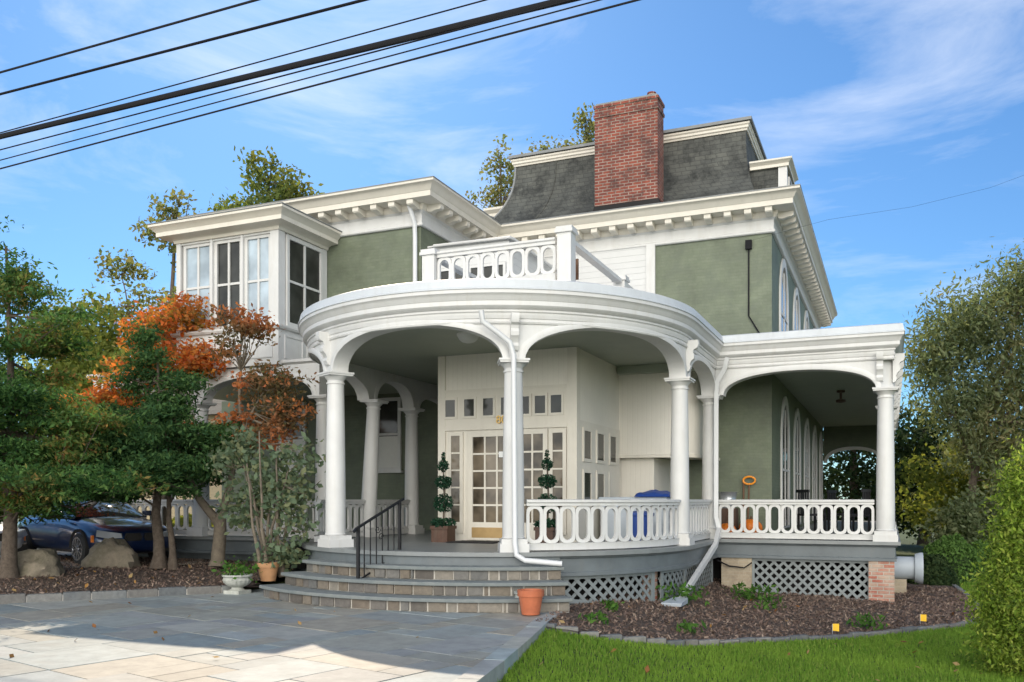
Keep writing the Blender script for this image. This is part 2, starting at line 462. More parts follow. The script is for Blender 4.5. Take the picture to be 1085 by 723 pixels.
def arc(a0, a1, n=60, r=CR):
    return [(CX + r * math.sin(R(a0 + (a1 - a0) * i / n)), CY - r * math.cos(R(a0 + (a1 - a0) * i / n))) for i in range(n + 1)]
front = Path([(XL, MY)] + arc(-90, 90) + [(XR, GY), (GX, GY), (GX, YE)])
def ang(a): return front.near(arc(a, a, 1)[0])
sD, sC = front.near((XL, 18.5)), front.near((XL, 16.5))
sB, sA, sE = ang(-28.7), ang(27.0), ang(90)
sF, sG = front.near((XR, GY)), front.near((GX, GY))
side_s = [front.near((GX, y)) for y in (22.25, 25.8, 29.4, 33.0, YE)]
leftp = Path([(-17.4, 15.46), (-10.88, 15.46)])
lp_s = [leftp.near((x, 15.46)) for x in (-17.3, -14.15)]

# --- ground floor walls and upper walls
def wall(name, mb, mat, smooth=0): return part(name, mb, mat, house, smooth)
wall('main_wall', MB().box(-9.43, MX, MY, 34.2, 0.4, 7.6), M['sage'])
wall('wing_wall', MB().box(-15.0, WX, WY, 31, 4.5, 7.6), M['sage'])
wall('porch_back_wall', MB().box(-18, -9.45, MY + .0, 31, 0.4, 4.48), M['sage'])
# white clapboard on the main front between the wing and the green brick
cl = wall('clapboard_panel', MB().box(-9.40, -5.11, MY - .05, MY + .05, 4.9, 7.62), M['clap'])
part('corner_board', MB().box(-5.30, -5.09, MY - .085, MY + .02, 4.9, 7.62), M['white'], cl)

def lites(name, parent, o, u, W, H, cols, rows, fw=.06, mw=.025, dep=.05, fmat='white', gmat='glass', proud=.0, bottom=None, pane_label=None):
    """a glazed frame: o lower left corner (world), u horizontal unit vector; outward normal = u x z"""
    u = Vector(u).normalized(); z = Vector((0, 0, 1)); n = u.cross(z); o = Vector(o) + n * proud
    mb = MB(); bt = bottom if bottom is not None else fw
    mb.obox(o, u, z, n, fw, H, dep); mb.obox(o + u * (W - fw), u, z, n, fw, H, dep)
    mb.obox(o + u * fw, u, z, n, W - 2 * fw, bt, dep); mb.obox(o + u * fw + z * (H - fw), u, z, n, W - 2 * fw, fw, dep)
    iw, ih = W - 2 * fw, H - fw - bt
    for i in range(1, cols): mb.obox(o + u * (fw + iw * i / cols - mw / 2) + z * bt, u, z, n, mw, ih, dep * .75)
    for j in range(1, rows): mb.obox(o + u * fw + z * (bt + ih * j / rows - mw / 2) , u, z, n, iw, mw, dep * .7)
    f = part(name, mb, M[fmat], parent, 0)
    g = MB().obox(o + u * (fw * .6) + z * (bt * .6) - n * .01, u, z, n, W - fw * 1.2, H - fw * .6 - bt * .6, .025)
    part('pane', g, M[gmat], f, 0)
    return f

# --- cornice of the upper storey (wing and main block): continuous moulding with modillion blocks
wallpath = [(-15.0, 24), (-15.0, WY), (WX, WY), (WX, MY), (MX, MY), (MX, 34.2)]
corn = part('cornice', MB().sweep(wallpath, [(-.1, 7.90), (.10, 7.90), (.14, 7.96), (.14, 8.03), (.50, 8.03), (.50, 8.14), (.53, 8.16), (.56, 8.22), (.62, 8.27), (.66, 8.285), (.66, 8.33), (-.1, 8.40)]), M['cream'], house)
fr = part('frieze', MB().sweep(wallpath, [(-.05, 7.57), (.055, 7.57), (.075, 7.59), (.075, 7.63), (.045, 7.65), (.045, 7.86), (.075, 7.88), (.09, 7.905), (-.05, 7.905)]), M['white'], house)
part('roof_edge', MB().sweep(wallpath, [(-.2, 8.332), (.668, 8.332), (.668, 8.355), (-.2, 8.42)]), M['roofedge'], corn)
mod = MB()
prof = [(.0, -.0), (.0, -.13), (.10, -.15), (.22, -.12), (.30, -.115), (.33, -.09), (.33, 0)]
mod.loops([(-.075, -o, z) for o, z in prof], [(.075, -o, z) for o, z in prof])
modme = mesh_of('bracket', mod, M['cream'], 0)
def modillions(a, b, rot):
    a, b = Vector(a), Vector(b); L = (b - a).length; k = round(L / .46)
    for i in range(k + 1):
        p = a.lerp(b, i / k); link('bracket', modme, corn, (p.x, p.y, 8.028), (0, 0, rot))
d = .13
modillions((-14.9, WY - d), (WX - .02, WY - d), 0)
modillions((WX + d, WY + .12), (WX + d, MY - .75), PI / 2)
modillions((WX + .75, MY - d), (MX - .02, MY - d), 0)
modillions((MX + d, MY + .12), (MX + d, 34.0), PI / 2)

# --- flat roofs and the bell-cast mansard
rf = part('roof', MB().box(-15.0, -9.5, WY, 31, 8.3, 8.5).box(-9.48, MX, MY, 34.2, 8.31, 8.47), M['roofedge'], house, 0)
mz = [(0, .0), (.05, .02), (.12, .06), (.22, .16), (.35, .30), (.5, .48), (.66, .66), (.83, .84), (1, 1)]
def ring_m(t):
    z = 8.45 + 2.0 * t; f = .95 * (1 - t) ** 2.3
    return [(-9.2 - f, 21.75 - f, z), (-3.2 + f * .45, 21.75 - f, z), (-3.2 + f * .45, 33.2, z), (-9.2 - f, 33.2, z)]
mans = part('mansard_roof', MB().rings([ring_m(i / 14) for i in range(15)]), M['slate'], house, 50)
mp = [(-9.2, 33.2), (-9.2, 21.75), (-3.2, 21.75), (-3.2, 33.2)]
part('roof_cornice', MB().sweep(mp, [(-.3, 10.46), (.03, 10.46), (.04, 10.50), (.07, 10.52), (.07, 10.57), (.10, 10.60), (.10, 10.64), (-.3, 10.66)]), M['cream'], mans)
part('roof_deck', MB().box(-9.35, -3.05, 21.60, 33.2, 10.66, 10.73), M['roofedge'], mans, 0)
part('hip_flashing', MB().tube([ring_m(i / 14)[0] for i in range(15)], .035, 6), M['roofedge'], mans)
for y in (21.75, 24.95, 28.15):
    dm = part('dormer', MB().box(-3.2, -2.28, y, y + 1.3, 8.4, 9.47), M['slate'], house, 0)
    part('dormer_roof', MB().sweep([(-3.1, y), (-2.28, y), (-2.28, y + 1.3), (-3.1, y + 1.3)], [(-.4, 9.46), (.07, 9.46), (.07, 9.53), (.12, 9.58), (.15, 9.60), (.15, 9.64), (-.4, 9.70)]), M['cream'], dm)
    part('corner_board', MB().box(-2.45, -2.25, y - .03, y + .1, 8.42, 9.465), M['white'], dm, 0)
    lites('window', dm, (-2.27, y + .25, 8.55), (0, 1, 0), .8, .75, 2, 2)
dm = part('dormer', MB().box(-10.25, -8.8, 22.6, 24.0, 8.4, 9.5), M['white'], house, 0)
part('dormer_roof', MB().sweep([(-8.8, 24.0), (-10.25, 24.0), (-10.25, 22.6), (-8.8, 22.6)], [(-.5, 9.48), (.10, 9.48), (.10, 9.58), (.2, 9.66), (.2, 9.72), (-.5, 9.78)]), M['cream'], dm)
part('hip_flashing', MB().tube([(-8.05 - .95 * (1 - i / 14) ** 2.3 * .55, ring_m(i / 14)[0][1] - .005, ring_m(i / 14)[0][2]) for i in range(15)], .022, 6), M['slate'], mans)
# side parapet seen past the chimney and the attic vent pipe
part('vent_pipe', MB().lathe((-9.75, 21.2, 8.35), [(.07, 0), (.07, .55), (.16, .6), (.16, .68), (.05, .72)], 12), M['steel'], house)

# --- chimney
ch = MB().box(-6.52, -4.99, 20.28, 20.86, 8.30, 10.72).box(-6.545, -4.965, 20.255, 20.885, 10.72, 10.79).box(-6.52, -4.99, 20.28, 20.86, 10.79, 10.95).box(-6.545, -4.965, 20.255, 20.885, 10.95, 11.02)
chim = part('chimney', ch, M['brick'], house, 0)
part('chimney_cap', MB().box(-6.5, -5.01, 20.3, 20.84, 11.02, 11.07), M['roofedge'], chim, 0)
part('flue', MB().lathe((-5.2, 20.55, 11.05), [(.10, 0), (.10, .13), (.11, .14), (.11, .16)], 10), M['brick'], chim)
part('flue', MB().lathe((-5.75, 20.6, 11.05), [(.10, 0), (.10, .08), (.12, .1)], 10), M['brick'], chim)
part('flashing', MB().sweep([(-6.60, 20.9), (-6.60, 20.2), (-4.90, 20.2), (-4.90, 20.9)], [(-.09, 8.32), (.0, 8.32), (-.07, 8.62), (-.09, 8.62)]), M['dark'], chim, 0)

# --- enclosed white room standing on the porch roof behind the balustrade
enc = part('balcony_room', MB().box(-9.40, -7.45, 17.25, MY - .06, 4.9, 7.15), M['clap'], house, 0)
part('room_roof', MB().box(-9.38, -7.40, 17.2, MY - .07, 7.15, 7.18), M['white'], enc, 0)
part('gutter', MB().tube([(-9.2, 17.16, 7.16), (-7.38, 17.16, 7.14), (-7.35, 17.3, 7.13), (-7.35, 19.6, 7.08)], .032, 8), M['white'], enc)
lites('window', enc, (-9.3, 17.24, 5.2), (1, 0, 0), .88, 1.45, 1, 2, gmat='glass')
lites('window', enc, (-8.38, 17.24, 5.2), (1, 0, 0), .88, 1.45, 1, 2, gmat='glass')

# --- sunroom bay on the left wing
BX0, BX1, BY = -14.65, -11.86, 15.23
bay = MB()
bay.box(BX0, BX1, BY, WY, 4.47, 5.28)
bay.box(BX0, BX0 + .12, BY, BY + .2, 5.28, 7.32).box(BX1 - .22, BX1, BY, BY + .22, 5.28, 7.32).box(BX1 - .12, BX1, WY - .18, WY - .02, 5.28, 7.32)
bay.box(BX0 + .12, BX1 - .22, BY + .02, BY + .12, 7.26, 7.32).box(BX0 + .02, BX1 - .02, BY + .3, WY, 5.28, 7.3)
bayo = part('sunroom_bay', bay, M['white'], house, 0)
bp = [(BX0, WY), (BX0, BY), (BX1, BY), (BX1, WY - .02)]
part('bay_cornice', MB().sweep(bp, [(-.3, 7.30), (.03, 7.30), (.05, 7.36), (.12, 7.40), (.30, 7.41), (.30, 7.50), (.33, 7.53), (.40, 7.60), (.42, 7.61), (.42, 7.66), (-.3, 7.72)]), M['cream'], bayo)
part('bay_roof', MB().sweep(bp, [(-1.4, 7.80), (-.2, 7.665), (.435, 7.665), (.435, 7.685), (-.2, 7.76), (-1.4, 7.98)]), M['roofedge'], bayo)
part('sill', MB().sweep(bp, [(-.05, 5.22), (.06, 5.22), (.09, 5.26), (.09, 5.30), (-.05, 5.31)]), M['white'], bayo)
wx = [-14.50, -13.66, -12.83, -12.06]
for i in range(3):
    a = wx[i] + (.03 if i else 0); b = wx[i + 1] - .03
    lites('window', bayo, (a, BY + .12, 5.32), (1, 0, 0), b - a, 1.95, 2, 2, .075, .05, .06, gmat='bayglass' if i != 1 else 'glass')
    if i < 2: part('mullion', MB().box(b, b + .06, BY - .0, BY + .12, 5.31, 7.3), M['white'], bayo, 0)
lites('window', bayo, (BX1 - .03, BY + .26, 5.32), (0, 1, 0), 1.30, 1.95, 2, 2, .085, .05, .06, gmat='glass')
for (a, b) in ((BX0 + .15, -13.8), (-13.65, -12.85), (-12.7, BX1 - .15)):
    part('panel_moulding', MB().box(a, b, BY - .02, BY + .01, 5.08, 5.12).box(a, b, BY - .02, BY + .01, 4.62, 4.66).box(a, a + .04, BY - .02, BY + .01, 4.66, 5.08).box(b - .04, b, BY - .02, BY + .01, 4.66, 5.08), M['white'], bayo, 0)
for (a, b) in ((BY + .2, BY + .85), (BY + .98, WY - .15)):
    x = BX1
    part('panel_moulding', MB().box(x - .01, x + .02, a, b, 5.08, 5.12).box(x - .01, x + .02, a, b, 4.62, 4.66).box(x - .01, x + .02, a, a + .04, 4.66, 5.08).box(x - .01, x + .02, b - .04, b, 4.66, 5.08), M['white'], bayo, 0)

# --- arched windows of the long right side wall
def arched(x, y, z0, w, h, name='arched_window'):
    """white arched surround on a wall facing +x"""
    r = w / 2
    def loop(e, x, zb):
        rr = r + e; L = [(x, y - rr, zb), (x, y + rr, zb)]
        return L + [(x, y + rr * math.cos(t), z0 + h - r + rr * 1.25 * math.sin(t)) for t in [PI * i / 12 for i in range(13)]]
    mb = MB(); A, B = loop(.17, x, z0 - .05), loop(0, x, z0)
    n = len(A); x1 = x + .04
    A2 = [(x1, p[1], p[2]) for p in A]; B2 = [(x1, p[1], p[2]) for p in B]
    mb.rings([A, A2, B2, B], caps=(False, False))
    mb.box(x, x1 - .01, y - .03, y + .03, z0, z0 + h + .05).box(x, x1 - .01, y - r, y + r, z0 + h * .48, z0 + h * .48 + .05)
    f = part(name, mb, M['white'], house, 30)
    part('pane', MB().loops([(x + .004, p[1], p[2]) for p in loop(.02, x, z0)], [(x + .012, p[1], p[2]) for p in loop(.02, x, z0)]), M['glass'], f, 0)
    return f
for y in (23.1, 26.2, 29.3, 32.4): arched(MX, y, .95, 1.5, 2.85)
for y in (22.8, 26.0, 29.2, 32.3): arched(MX, y, 5.1, 1.5, 2.05)
arched(MX, 35.0 - 1.1, .95, .5, 2.9) if False else None
wall('end_wall', MB().box(-9.4, MX + .002, 34.2, YE + .2, .4, 4.46), M['sage'])
arched(MX + .002, 35.3, .95, 1.0, 2.9)

# --- columns
def col_meshes():
    h = ZC - FL
    sh = MB().lathe((0, 0, 0), [(.172, .2), (.185, .215), (.17, .235), (.172, .26)] + [(.172 - .03 * (t ** 1.7), .26 + (h - .52) * t) for t in [i / 8 for i in range(1, 9)]] + [(.142, h - .2), (.158, h - .195), (.158, h - .17), (.142, h - .165), (.142, h - .13)], 28)
    bs = MB().box(-.225, .225, -.225, .225, 0, .13).box(-.2, .2, -.2, .2, .13, .2)
    cp = MB().lathe((0, 0, 0), [(.142, h - .135), (.16, h - .11), (.19, h - .075), (.2, h - .06)], 28).box(-.22, .22, -.22, .22, h - .06, h - .03).box(-.235, .235, -.235, .235, h - .03, h)
    return mesh_of('column', sh, M['white']), mesh_of('base', bs, M['white'], 0), mesh_of('capital', cp, M['white'])
cm = col_meshes()
def column(p, rz, tilt=None):
    c = link('column', cm[0], house, (p.x, p.y, FL), (0, 0, rz))
    if tilt: c.rotation_euler = tilt
    for nm, me in (('base', cm[1]), ('capital', cm[2])):
        q = bpy.data.objects.new(nm, me); COL.objects.link(q); q.parent = c
    return c
for s in (sD, sC, sB, sA, sE, sF, sG) + tuple(side_s):
    p, n, t = front.at(s if s < front.L else s - .01)
    rz = math.atan2(t.y, t.x)
    if s in (sF, sG): rz = 0
    column(p, rz, (0, R(3.2), 0) if s == sC else None)
for s in lp_s + [leftp.L - .01]: column(leftp.at(s)[0], 0)

# --- arches between the columns: curved spandrel walls with elliptical openings
def arch(path, s0, s1, rise, half=.17, thick=.26, ztop=ZT, e0=0, e1=0, zc=ZC, mat='white'):
    sm = (s0 + s1) / 2; a = (s1 - s0) / 2 - half
    S = [s0 - e0] + [sm + a * math.cos(PI * (1 - i / 40)) * 1.0 for i in range(41)] + [s1 + e1]
    def zb(s):
        x = abs(s - sm) / a
        return zc if x >= 1 else zc + rise * (1 - x ** 2.25) ** (1 / 2.25)
    mb = MB(); rings = []
    for s in S:
        z = zb(s); o = thick / 2
        rings.append([path.w(s, z, o), path.w(s, ztop, o), path.w(s, ztop, -o), path.w(s, z, -o)])
    mb.rings(rings)
    f = part('arch', mb, M[mat], house, 40)
    # moulded archivolt standing proud of both faces
    tr = MB(); rr = []
    for i in range(41):
        th = PI * (1 - i / 40); w = .10
        s = sm + a * math.cos(th); z = zb(s)
        so = sm + (a + w) * math.cos(th); x = abs(so - sm) / (a + w)
        zo = zc + (rise + w) * max(0, 1 - x ** 2.25) ** (1 / 2.25)
        o = thick / 2
        rr.append([path.w(s, z - .012, -o - .02), path.w(s, z - .012, o + .02), path.w((s + so) / 2, (z + zo) / 2, o + .035), path.w(so, zo, o + .015), path.w(so, zo, o - .03), path.w(so, zo, -o + .03), path.w(so, zo, -o - .015)])
    tr.rings(rr)
    part('archivolt', tr, M['white'], f, 40)
    return f
arch(front, .02, sD, .34, half=.14); arch(front, sD, sC, .52); arch(front, sC, sB, .58); arch(front, sB, sA, .58); arch(front, sA, sE, .58); arch(front, sE, sF, .5, e1=.12)
arch(front, sF + .13, sG, .44, e1=.12)
ss = [sG] + side_s
for a, b in zip(ss[:-1], ss[1:]): arch(front, a + (.13 if a == sG else 0), min(b, front.L - .02), .5)
arch(leftp, lp_s[0], lp_s[1], .5); arch(leftp, lp_s[1], leftp.L - .02, .5)
endp = Path([(GX - .15, YE), (MX + .02, YE)])
arch(endp, .02, endp.L - .02, .5, half=.12, zc=3.05, mat='sage')

# entablature mouldings under the eaves, cornice and pale metal roof of the porch
scs = front.near((XL, WY + .02)); 
cpath = front.sub(scs, front.L)
pcorn = part('porch_cornice', MB().sweep(cpath, [(-.12, 4.44), (.15, 4.44), (.16, 4.475), (.18, 4.49), (.18, 4.52), (.23, 4.545), (.255, 4.575), (.255, 4.64), (.27, 4.655), (.285, 4.70), (.315, 4.735), (.33, 4.745), (.33, 4.80), (-.12, 4.86)]), M['white'], house, 30)
part('bed_moulding', MB().sweep(cpath, [(.125, 4.30), (.155, 4.31), (.165, 4.335), (.145, 4.35), (.145, 4.38), (.16, 4.39), (.175, 4.44), (.12, 4.44)]), M['white'], pcorn, 30)
part('roof_flashing', MB().sweep(cpath, [(-.3, 4.87), (.28, 4.802), (.345, 4.802), (.345, 4.82), (.33, 4.835), (.305, 4.955), (.26, 4.975), (-.3, 4.985)]), M['roofmembrane'], pcorn, 30)
lc = part('porch_cornice', MB().sweep([(-17.5, 15.6), (BX1 + .9, 15.6)], [(-.12, 4.43), (.15, 4.43), (.2, 4.47), (.28, 4.50), (.28, 4.56), (-.12, 4.6)]), M['white'], house, 30)
# roof deck (polygons on top) and ceilings
def poly_slab(pts, z0, z1):
    return MB().loops([(p[0], p[1], z0) for p in pts], [(p[0], p[1], z1) for p in pts])
ro = -.2
Upts = [(XL - ro, WY + .0)] + arc(-90, 90, 40, CR + ro) + [(XR + ro, MY - .06)]
part('porch_roof', poly_slab(Upts + [(-9.38, MY - .06), (-9.38, WY)], 4.86, 4.955), M['roofmembrane'], house, 0)
part('porch_roof', poly_slab([(XR + ro - .1, GY + .2), (GX - .2, GY + .2), (GX - .2, YE - .1), (MX + .01, YE - .1), (MX + .01, MY - .07), (XR + ro - .1, MY - .07)], 4.84, 4.94), M['roofmembrane'], house, 0)
ce = part('porch_ceiling', poly_slab([(XL, MY - .02)] + arc(-90, 90, 40) + [(XR, GY), (XR, MY - .02)], 4.445, 4.50), M['ceiling'], house, 0)
part('porch_ceiling', poly_slab([(XR + .01, GY), (GX, GY), (GX, YE), (MX + .01, YE), (MX + .01, MY - .02), (XR + .01, MY - .02)], 4.444, 4.50), M['ceiling'], house, 0)
part('porch_ceiling', poly_slab([(-17.5, 15.6), (XL - .02, 15.6), (XL - .02, MY - .02), (-17.5, MY - .02)], 4.443, 4.466), M['ceiling'], house, 0)
part('beam', MB().box(-5.36, XR, 18.22, 18.42, 4.28, 4.44), M['ceiling'], house, 0)
lamp = part('ceiling_lamp', MB().lathe((-6.65, 13.65, 4.445), [(.20, 0), (.20, -.03), (.185, -.05), (.16, -.10), (.11, -.14), (.04, -.16), (.004, -.163)], 24), M['shade'], house)
part('ceiling_fixture', MB().lathe((-1.2, 24.5, 4.44), [(.1, 0), (.1, -.05), (.03, -.06), (.03, -.22), (.12, -.24), (.12, -.30), (.02, -.32)], 16), M['brown'], house)

# console brackets above the columns
bprof = [(0, 4.44), (.21, 4.44), (.215, 4.36), (.19, 4.30), (.13, 4.27), (.115, 4.22), (.14, 4.17), (.13, 4.11), (.085, 4.07), (.06, 4.01), (.075, 3.96), (.05, 3.90), (0, 3.88)]
bk = MB().loops([(-.06, -o, z - 3.88) for o, z in bprof], [(.06, -o, z - 3.88) for o, z in bprof])
bkme = mesh_of('console_bracket', bk, M['white'], 30)
def console(path, s, rz=None):
    p, n, t = path.at(s)
    link('console_bracket', bkme, house, (p.x + n.x * .13, p.y + n.y * .13, 3.88), (0, 0, math.atan2(t.y, t.x) if rz is None else rz))
for s in (sB, sA, sE): console(front, s)
console(front, sG - .10, 0); console(front, sG + .10, PI / 2)
for a, b in zip(ss[:-1], ss[1:]):
    for k in range(1, 4): console(front, a + (b - a) * k / 3 - .02, PI / 2)

# --- railings: handrail, bottom rail and a row of touching oval rings
def railing(path, s0, s1, zb, H=.80, mod=.258, hr=.09, br=.11, drop=.02, parent=house, name='railing', cap=.16):
    sp = path.sub(s0, s1); L = s1 - s0
    zt = zb + H
    hrail = part(name, MB().sweep(sp, [(-cap / 2, zt - .035), (-cap / 2, zt), (-cap / 4, zt + .012), (cap / 4, zt + .012), (cap / 2, zt), (cap / 2, zt - .035), (.05, zt - .05), (.05, zt - hr), (-.05, zt - hr), (-.05, zt - .05)]), M['white'], parent, 30)
    part('bottom_rail', MB().sweep(sp, [(-.05, zb + drop), (-.05, zb + drop + br - .02), (-.06, zb + drop + br), (.06, zb + drop + br), (.05, zb + drop + br - .02), (.05, zb + drop)]), M['white'], hrail, 30)
    z0, z1 = zb + drop + br, zt - hr
    k = max(1, round(L / mod)); m = L / k; mb = MB()
    ro_, ri = m / 2 - .0008, m / 2 - .050
    zc0, zc1 = z0 + m / 2, z1 - m / 2
    pw = lambda v, e: math.copysign(abs(v) ** e, v)
    def st(r, c, ex, q=1.0):
        pts = []
        for i in range(9):
            t = PI * i / 8; pts.append((c + r * pw(math.cos(t), q), zc1 + (r + ex) * pw(math.sin(t), q)))
        for i in range(9):
            t = PI + PI * i / 8; pts.append((c + r * pw(math.cos(t), q), zc0 + (r + ex) * pw(math.sin(t), q)))
        return pts
    for i in range(k):
        c = s0 + m * (i + .5); O, I = st(ro_, c, .003, .62), st(ri, c, .006)
        t = .025
        mb.rings([[path.w(s, z, -t) for s, z in O], [path.w(s, z, t) for s, z in O], [path.w(s, z, t) for s, z in I], [path.w(s, z, -t) for s, z in I], [path.w(s, z, -t) for s, z in O]], caps=(False, False))
    part('baluster_panel', mb, M['white'], hrail, 45)
    return hrail
cb = .20
railing(front, sD + cb, sC - cb, FL); railing(front, sC + cb, ang(-54), FL)
railing(front, sA + cb, sE - cb, FL); railing(front, sE + cb, sF - .18, FL)
railing(front, sF + .18, sG - cb, FL)
for a, b in zip(ss[:-1], ss[1:]): railing(front, a + cb, b - cb, FL)
railing(leftp, lp_s[0] + cb, lp_s[1] - cb, FL); railing(leftp, lp_s[1] + cb, leftp.L - .22, FL)

# --- porch floor, grey fascia, lattice, piers
flo = part('porch_floor', poly_slab([(XL - .25, MY)] + arc(-90, 90, 48, CR + .27) + [(XR + .25, GY - .27), (GX + .27, GY - .27), (GX + .27, YE + .2), (MX, YE + .2), (MX, MY)], .735, FL), M['floor'], house, 0)
part('porch_floor', poly_slab([(-17.6, 15.32), (XL - .26, 15.32), (XL - .26, MY), (-17.6, MY)], .733, FL - .002), M['floor'], house, 0)
fasc = [(.14, .42), (.20, .42), (.20, .47), (.175, .49), (.175, .69), (.21, .70), (.23, .735), (.14, .735)]
fa = part('fascia_board', MB().sweep(front.sub(ang(-88), front.L), fasc), M['grey'], house, 30)
part('fascia_board', MB().sweep([(-17.6, 15.6), (XL - .15, 15.6)], fasc), M['grey'], house, 30)
part('foundation', MB().sweep(front.sub(ang(-60), front.L), [(-.9, -.7), (-.6, -.7), (-.6, .5), (-.9, .5)]), M['dark'], house, 30)  # dark backing behind the lattice, under-porch shade put into its colour
part('foundation', MB().sweep([(-17.6, 15.9), (XL, 15.9)], [(-.2, -.2), (.1, -.2), (.1, .5), (-.2, .5)]), M['grey'], house, 0)

def lattice(path, s0, s1, z0, z1, o, pitch=.185, w=.05, frame=.075, z0b=None):
    """z0 at s0 -> z0b at s1 lower edge"""
    z0b = z0 if z0b is None else z0b
    fr = MB()
    def strip(sa, za, sb, zb_, ww, oo, th=.012):
        k = max(1, int(abs(sb - sa) / .15)); rings = []
        dx, dz = sb - sa, zb_ - za; L = math.hypot(dx, dz)
        if L < .02: return
        nx, nz = -dz / L * ww / 2, dx / L * ww / 2
        for i in range(k + 1):
            s, z = sa + dx * i / k, za + dz * i / k
            rings.append([path.w(s - nx, z - nz, oo), path.w(s + nx, z + nz, oo), path.w(s + nx, z + nz, oo + th), path.w(s - nx, z - nz, oo + th)])
        return rings
    lm = MB()
    zl = lambda s: z0 + (z0b - z0) * (s - s0) / (s1 - s0)
    zmin = min(z0, z0b); H = z1 - zmin
    for sgn, oo in ((1, o), (-1, o + .013)):
        c = s0 - H
        while c < s1 + H:
            # line: s = c + sgn*(z - zmin)
            pts = []
            for i in range(41):
                z = zmin + H * i / 40; s = c + sgn * (z - zmin)
                if s0 <= s <= s1 and zl(s) <= z <= z1: pts.append((s, z))
            if len(pts) > 2:
                r = strip(*pts[0], *pts[-1], w, oo)
                if r: lm.rings(r)
            c += pitch
    f = part('lattice_panel', lm, M['lattice'], house, 0)
    for a, b in ((z1 - frame / 2, z1 - frame / 2),):
        fr.rings(strip(s0, a, s1, b, frame, o + .026, .02))
    fr.rings(strip(s0, z0 + frame / 2, s1, z0b + frame / 2, frame, o + .026, .02))
    fr.rings(strip(s0 + frame / 2, z0 + frame, s0 + frame / 2, z1 - frame, frame, o + .026, .02)); fr.rings(strip(s1 - frame / 2, z0b + frame, s1 - frame / 2, z1 - frame, frame, o + .026, .02))
    part('lattice_frame', fr, M['lattice'], f, 0)
lattice(front, ang(37), ang(70), .02, .44, .06, z0b=-.22)
lattice(front, ang(70.8), ang(89) , -.22, .44, .06, z0b=-.30)
lattice(front, ang(90), sF - .25, -.30, .44, .06, z0b=-.36)
lattice(front, front.near((-2.66, GY)), front.near((-.34, GY)), -.40, .44, .05)
part('brick_pier', MB().box(GX - .30, GX + .16, GY - .17, GY + .3, -.75, .42), M['pierbrick'], house, 0)
part('masonry_pier', MB().box(-3.22, -2.61, GY - .16, GY + .3, -.75, .42), M['tanpier'], house, 0)
for y in (22.25, 25.8, 29.4, 33.0): part('brick_pier', MB().box(GX - .3, GX + .16, y - .23, y + .23, -.75, .42), M['pierbrick'], house, 0)
pa = front.at(ang(70.4))
part('brick_pier', MB().obox((pa[0].x - .12, pa[0].y - .02, -.6), (1, 0, 0), (0, 1, 0), (0, 0, 1), .2, .25, 1.02), M['pierbrick'], house, 0)

# --- vestibule with french doors
VX0, VX1, VY, VYE = -8.23, -5.38, 15.6, 18.44
vest = part('vestibule', MB().box(VX0, VX1, VY, VYE, FL, 4.444), M['bead'], house, 0)
def trim(nm, *bx, mat='cream', par=vest):
    mb = MB()
    for b in bx: mb.box(*b)
    return part(nm, mb, M[mat], par, 0)
yf = VY
trim('corner_post', (VX0 - .02, VX0 + .14, yf - .035, yf + .1, FL, 4.44))
trim('corner_post', (VX1 - .16, VX1 + .03, yf - .035, yf + .16, FL, 4.44))
trim('transom_panel', (VX0 + .14, VX1 - .16, yf - .028, yf + .02, 3.02, 3.72))
trim('transom_rail', (VX0 + .14, VX1 - .16, yf - .05, yf + .0, 2.96, 3.03), (VX0 + .14, VX1 - .16, yf - .04, yf + .0, 3.72, 3.76))
for px in (478, 498, 518, 537, 556, 573, 590):
    k = (px - 542.5) / 939.4
    dx, dy = -.3931 + .9195 * k, .9195 + .3931 * k
    x = dx * (VY / dy)
    lites('transom_window', vest, (x - .15, yf - .026, 3.19), (1, 0, 0), .30, .42, 1, 1, .045, .02, .022, 'cream', 'glass')
# doors
def xat(px):
    k = (px - 542.5) / 939.4; return (-.3931 + .9195 * k) * VY / (.9195 + .3931 * k)
lites('sidelight', vest, (-8.03, yf - .002, .95), (1, 0, 0), .33, 1.98, 1, 5, .07, .03, .035, 'cream', 'doorglass', bottom=.22)
dl = lites('french_door', vest, (-7.60, yf - .002, .83), (1, 0, 0), 1.0, 2.11, 3, 5, .115, .035, .045, 'cream', 'doorglass', bottom=.34)
trim('kick_plate', (-7.50, -6.70, yf - .055, yf - .046, .87, 1.07), mat='kick', par=dl)
part('handle', MB().tube([(-6.66, yf - .045, 1.78), (-6.66, yf - .09, 1.78), (-6.66, yf - .09, 1.9)], .014, 6).box(-6.69, -6.63, yf - .055, yf - .045, 1.68, 1.98), M['gold'], dl)
trim('door_notice', (-6.92, -6.74, yf - .062, yf - .056, 2.42, 2.53), mat='card', par=dl)
dr = lites('french_door', vest, (-6.55, yf - .002, .83), (1, 0, 0), .62, 2.11, 2, 5, .09, .035, .045, 'cream', 'doorglass', bottom=.34)
lites('sidelight', vest, (-5.90, yf - .002, .95), (1, 0, 0), .34, 1.98, 1, 5, .07, .03, .035, 'cream', 'doorglass', bottom=.22)
# side of the vestibule
xs = VX1
trim('side_panel', (xs - .01, xs + .02, VY + .16, VYE - .02, FL, 3.10))
for (a, b, z0, z1) in ((15.92, 16.45, 2.33, 2.98), (16.75, 17.30, 2.33, 2.98), (17.62, 18.15, 2.33, 2.98), (15.92, 16.45, 1.55, 2.18), (16.75, 17.30, 1.55, 2.18)):
    lites('side_window', vest, (xs + .015, a, z0), (0, 1, 0), b - a, z1 - z0, 1, 1, .06, .02, .03, 'cream', 'glass')
trim('blank_panel', (xs + .018, xs + .032, 17.62, 18.15, 1.55, 2.18))
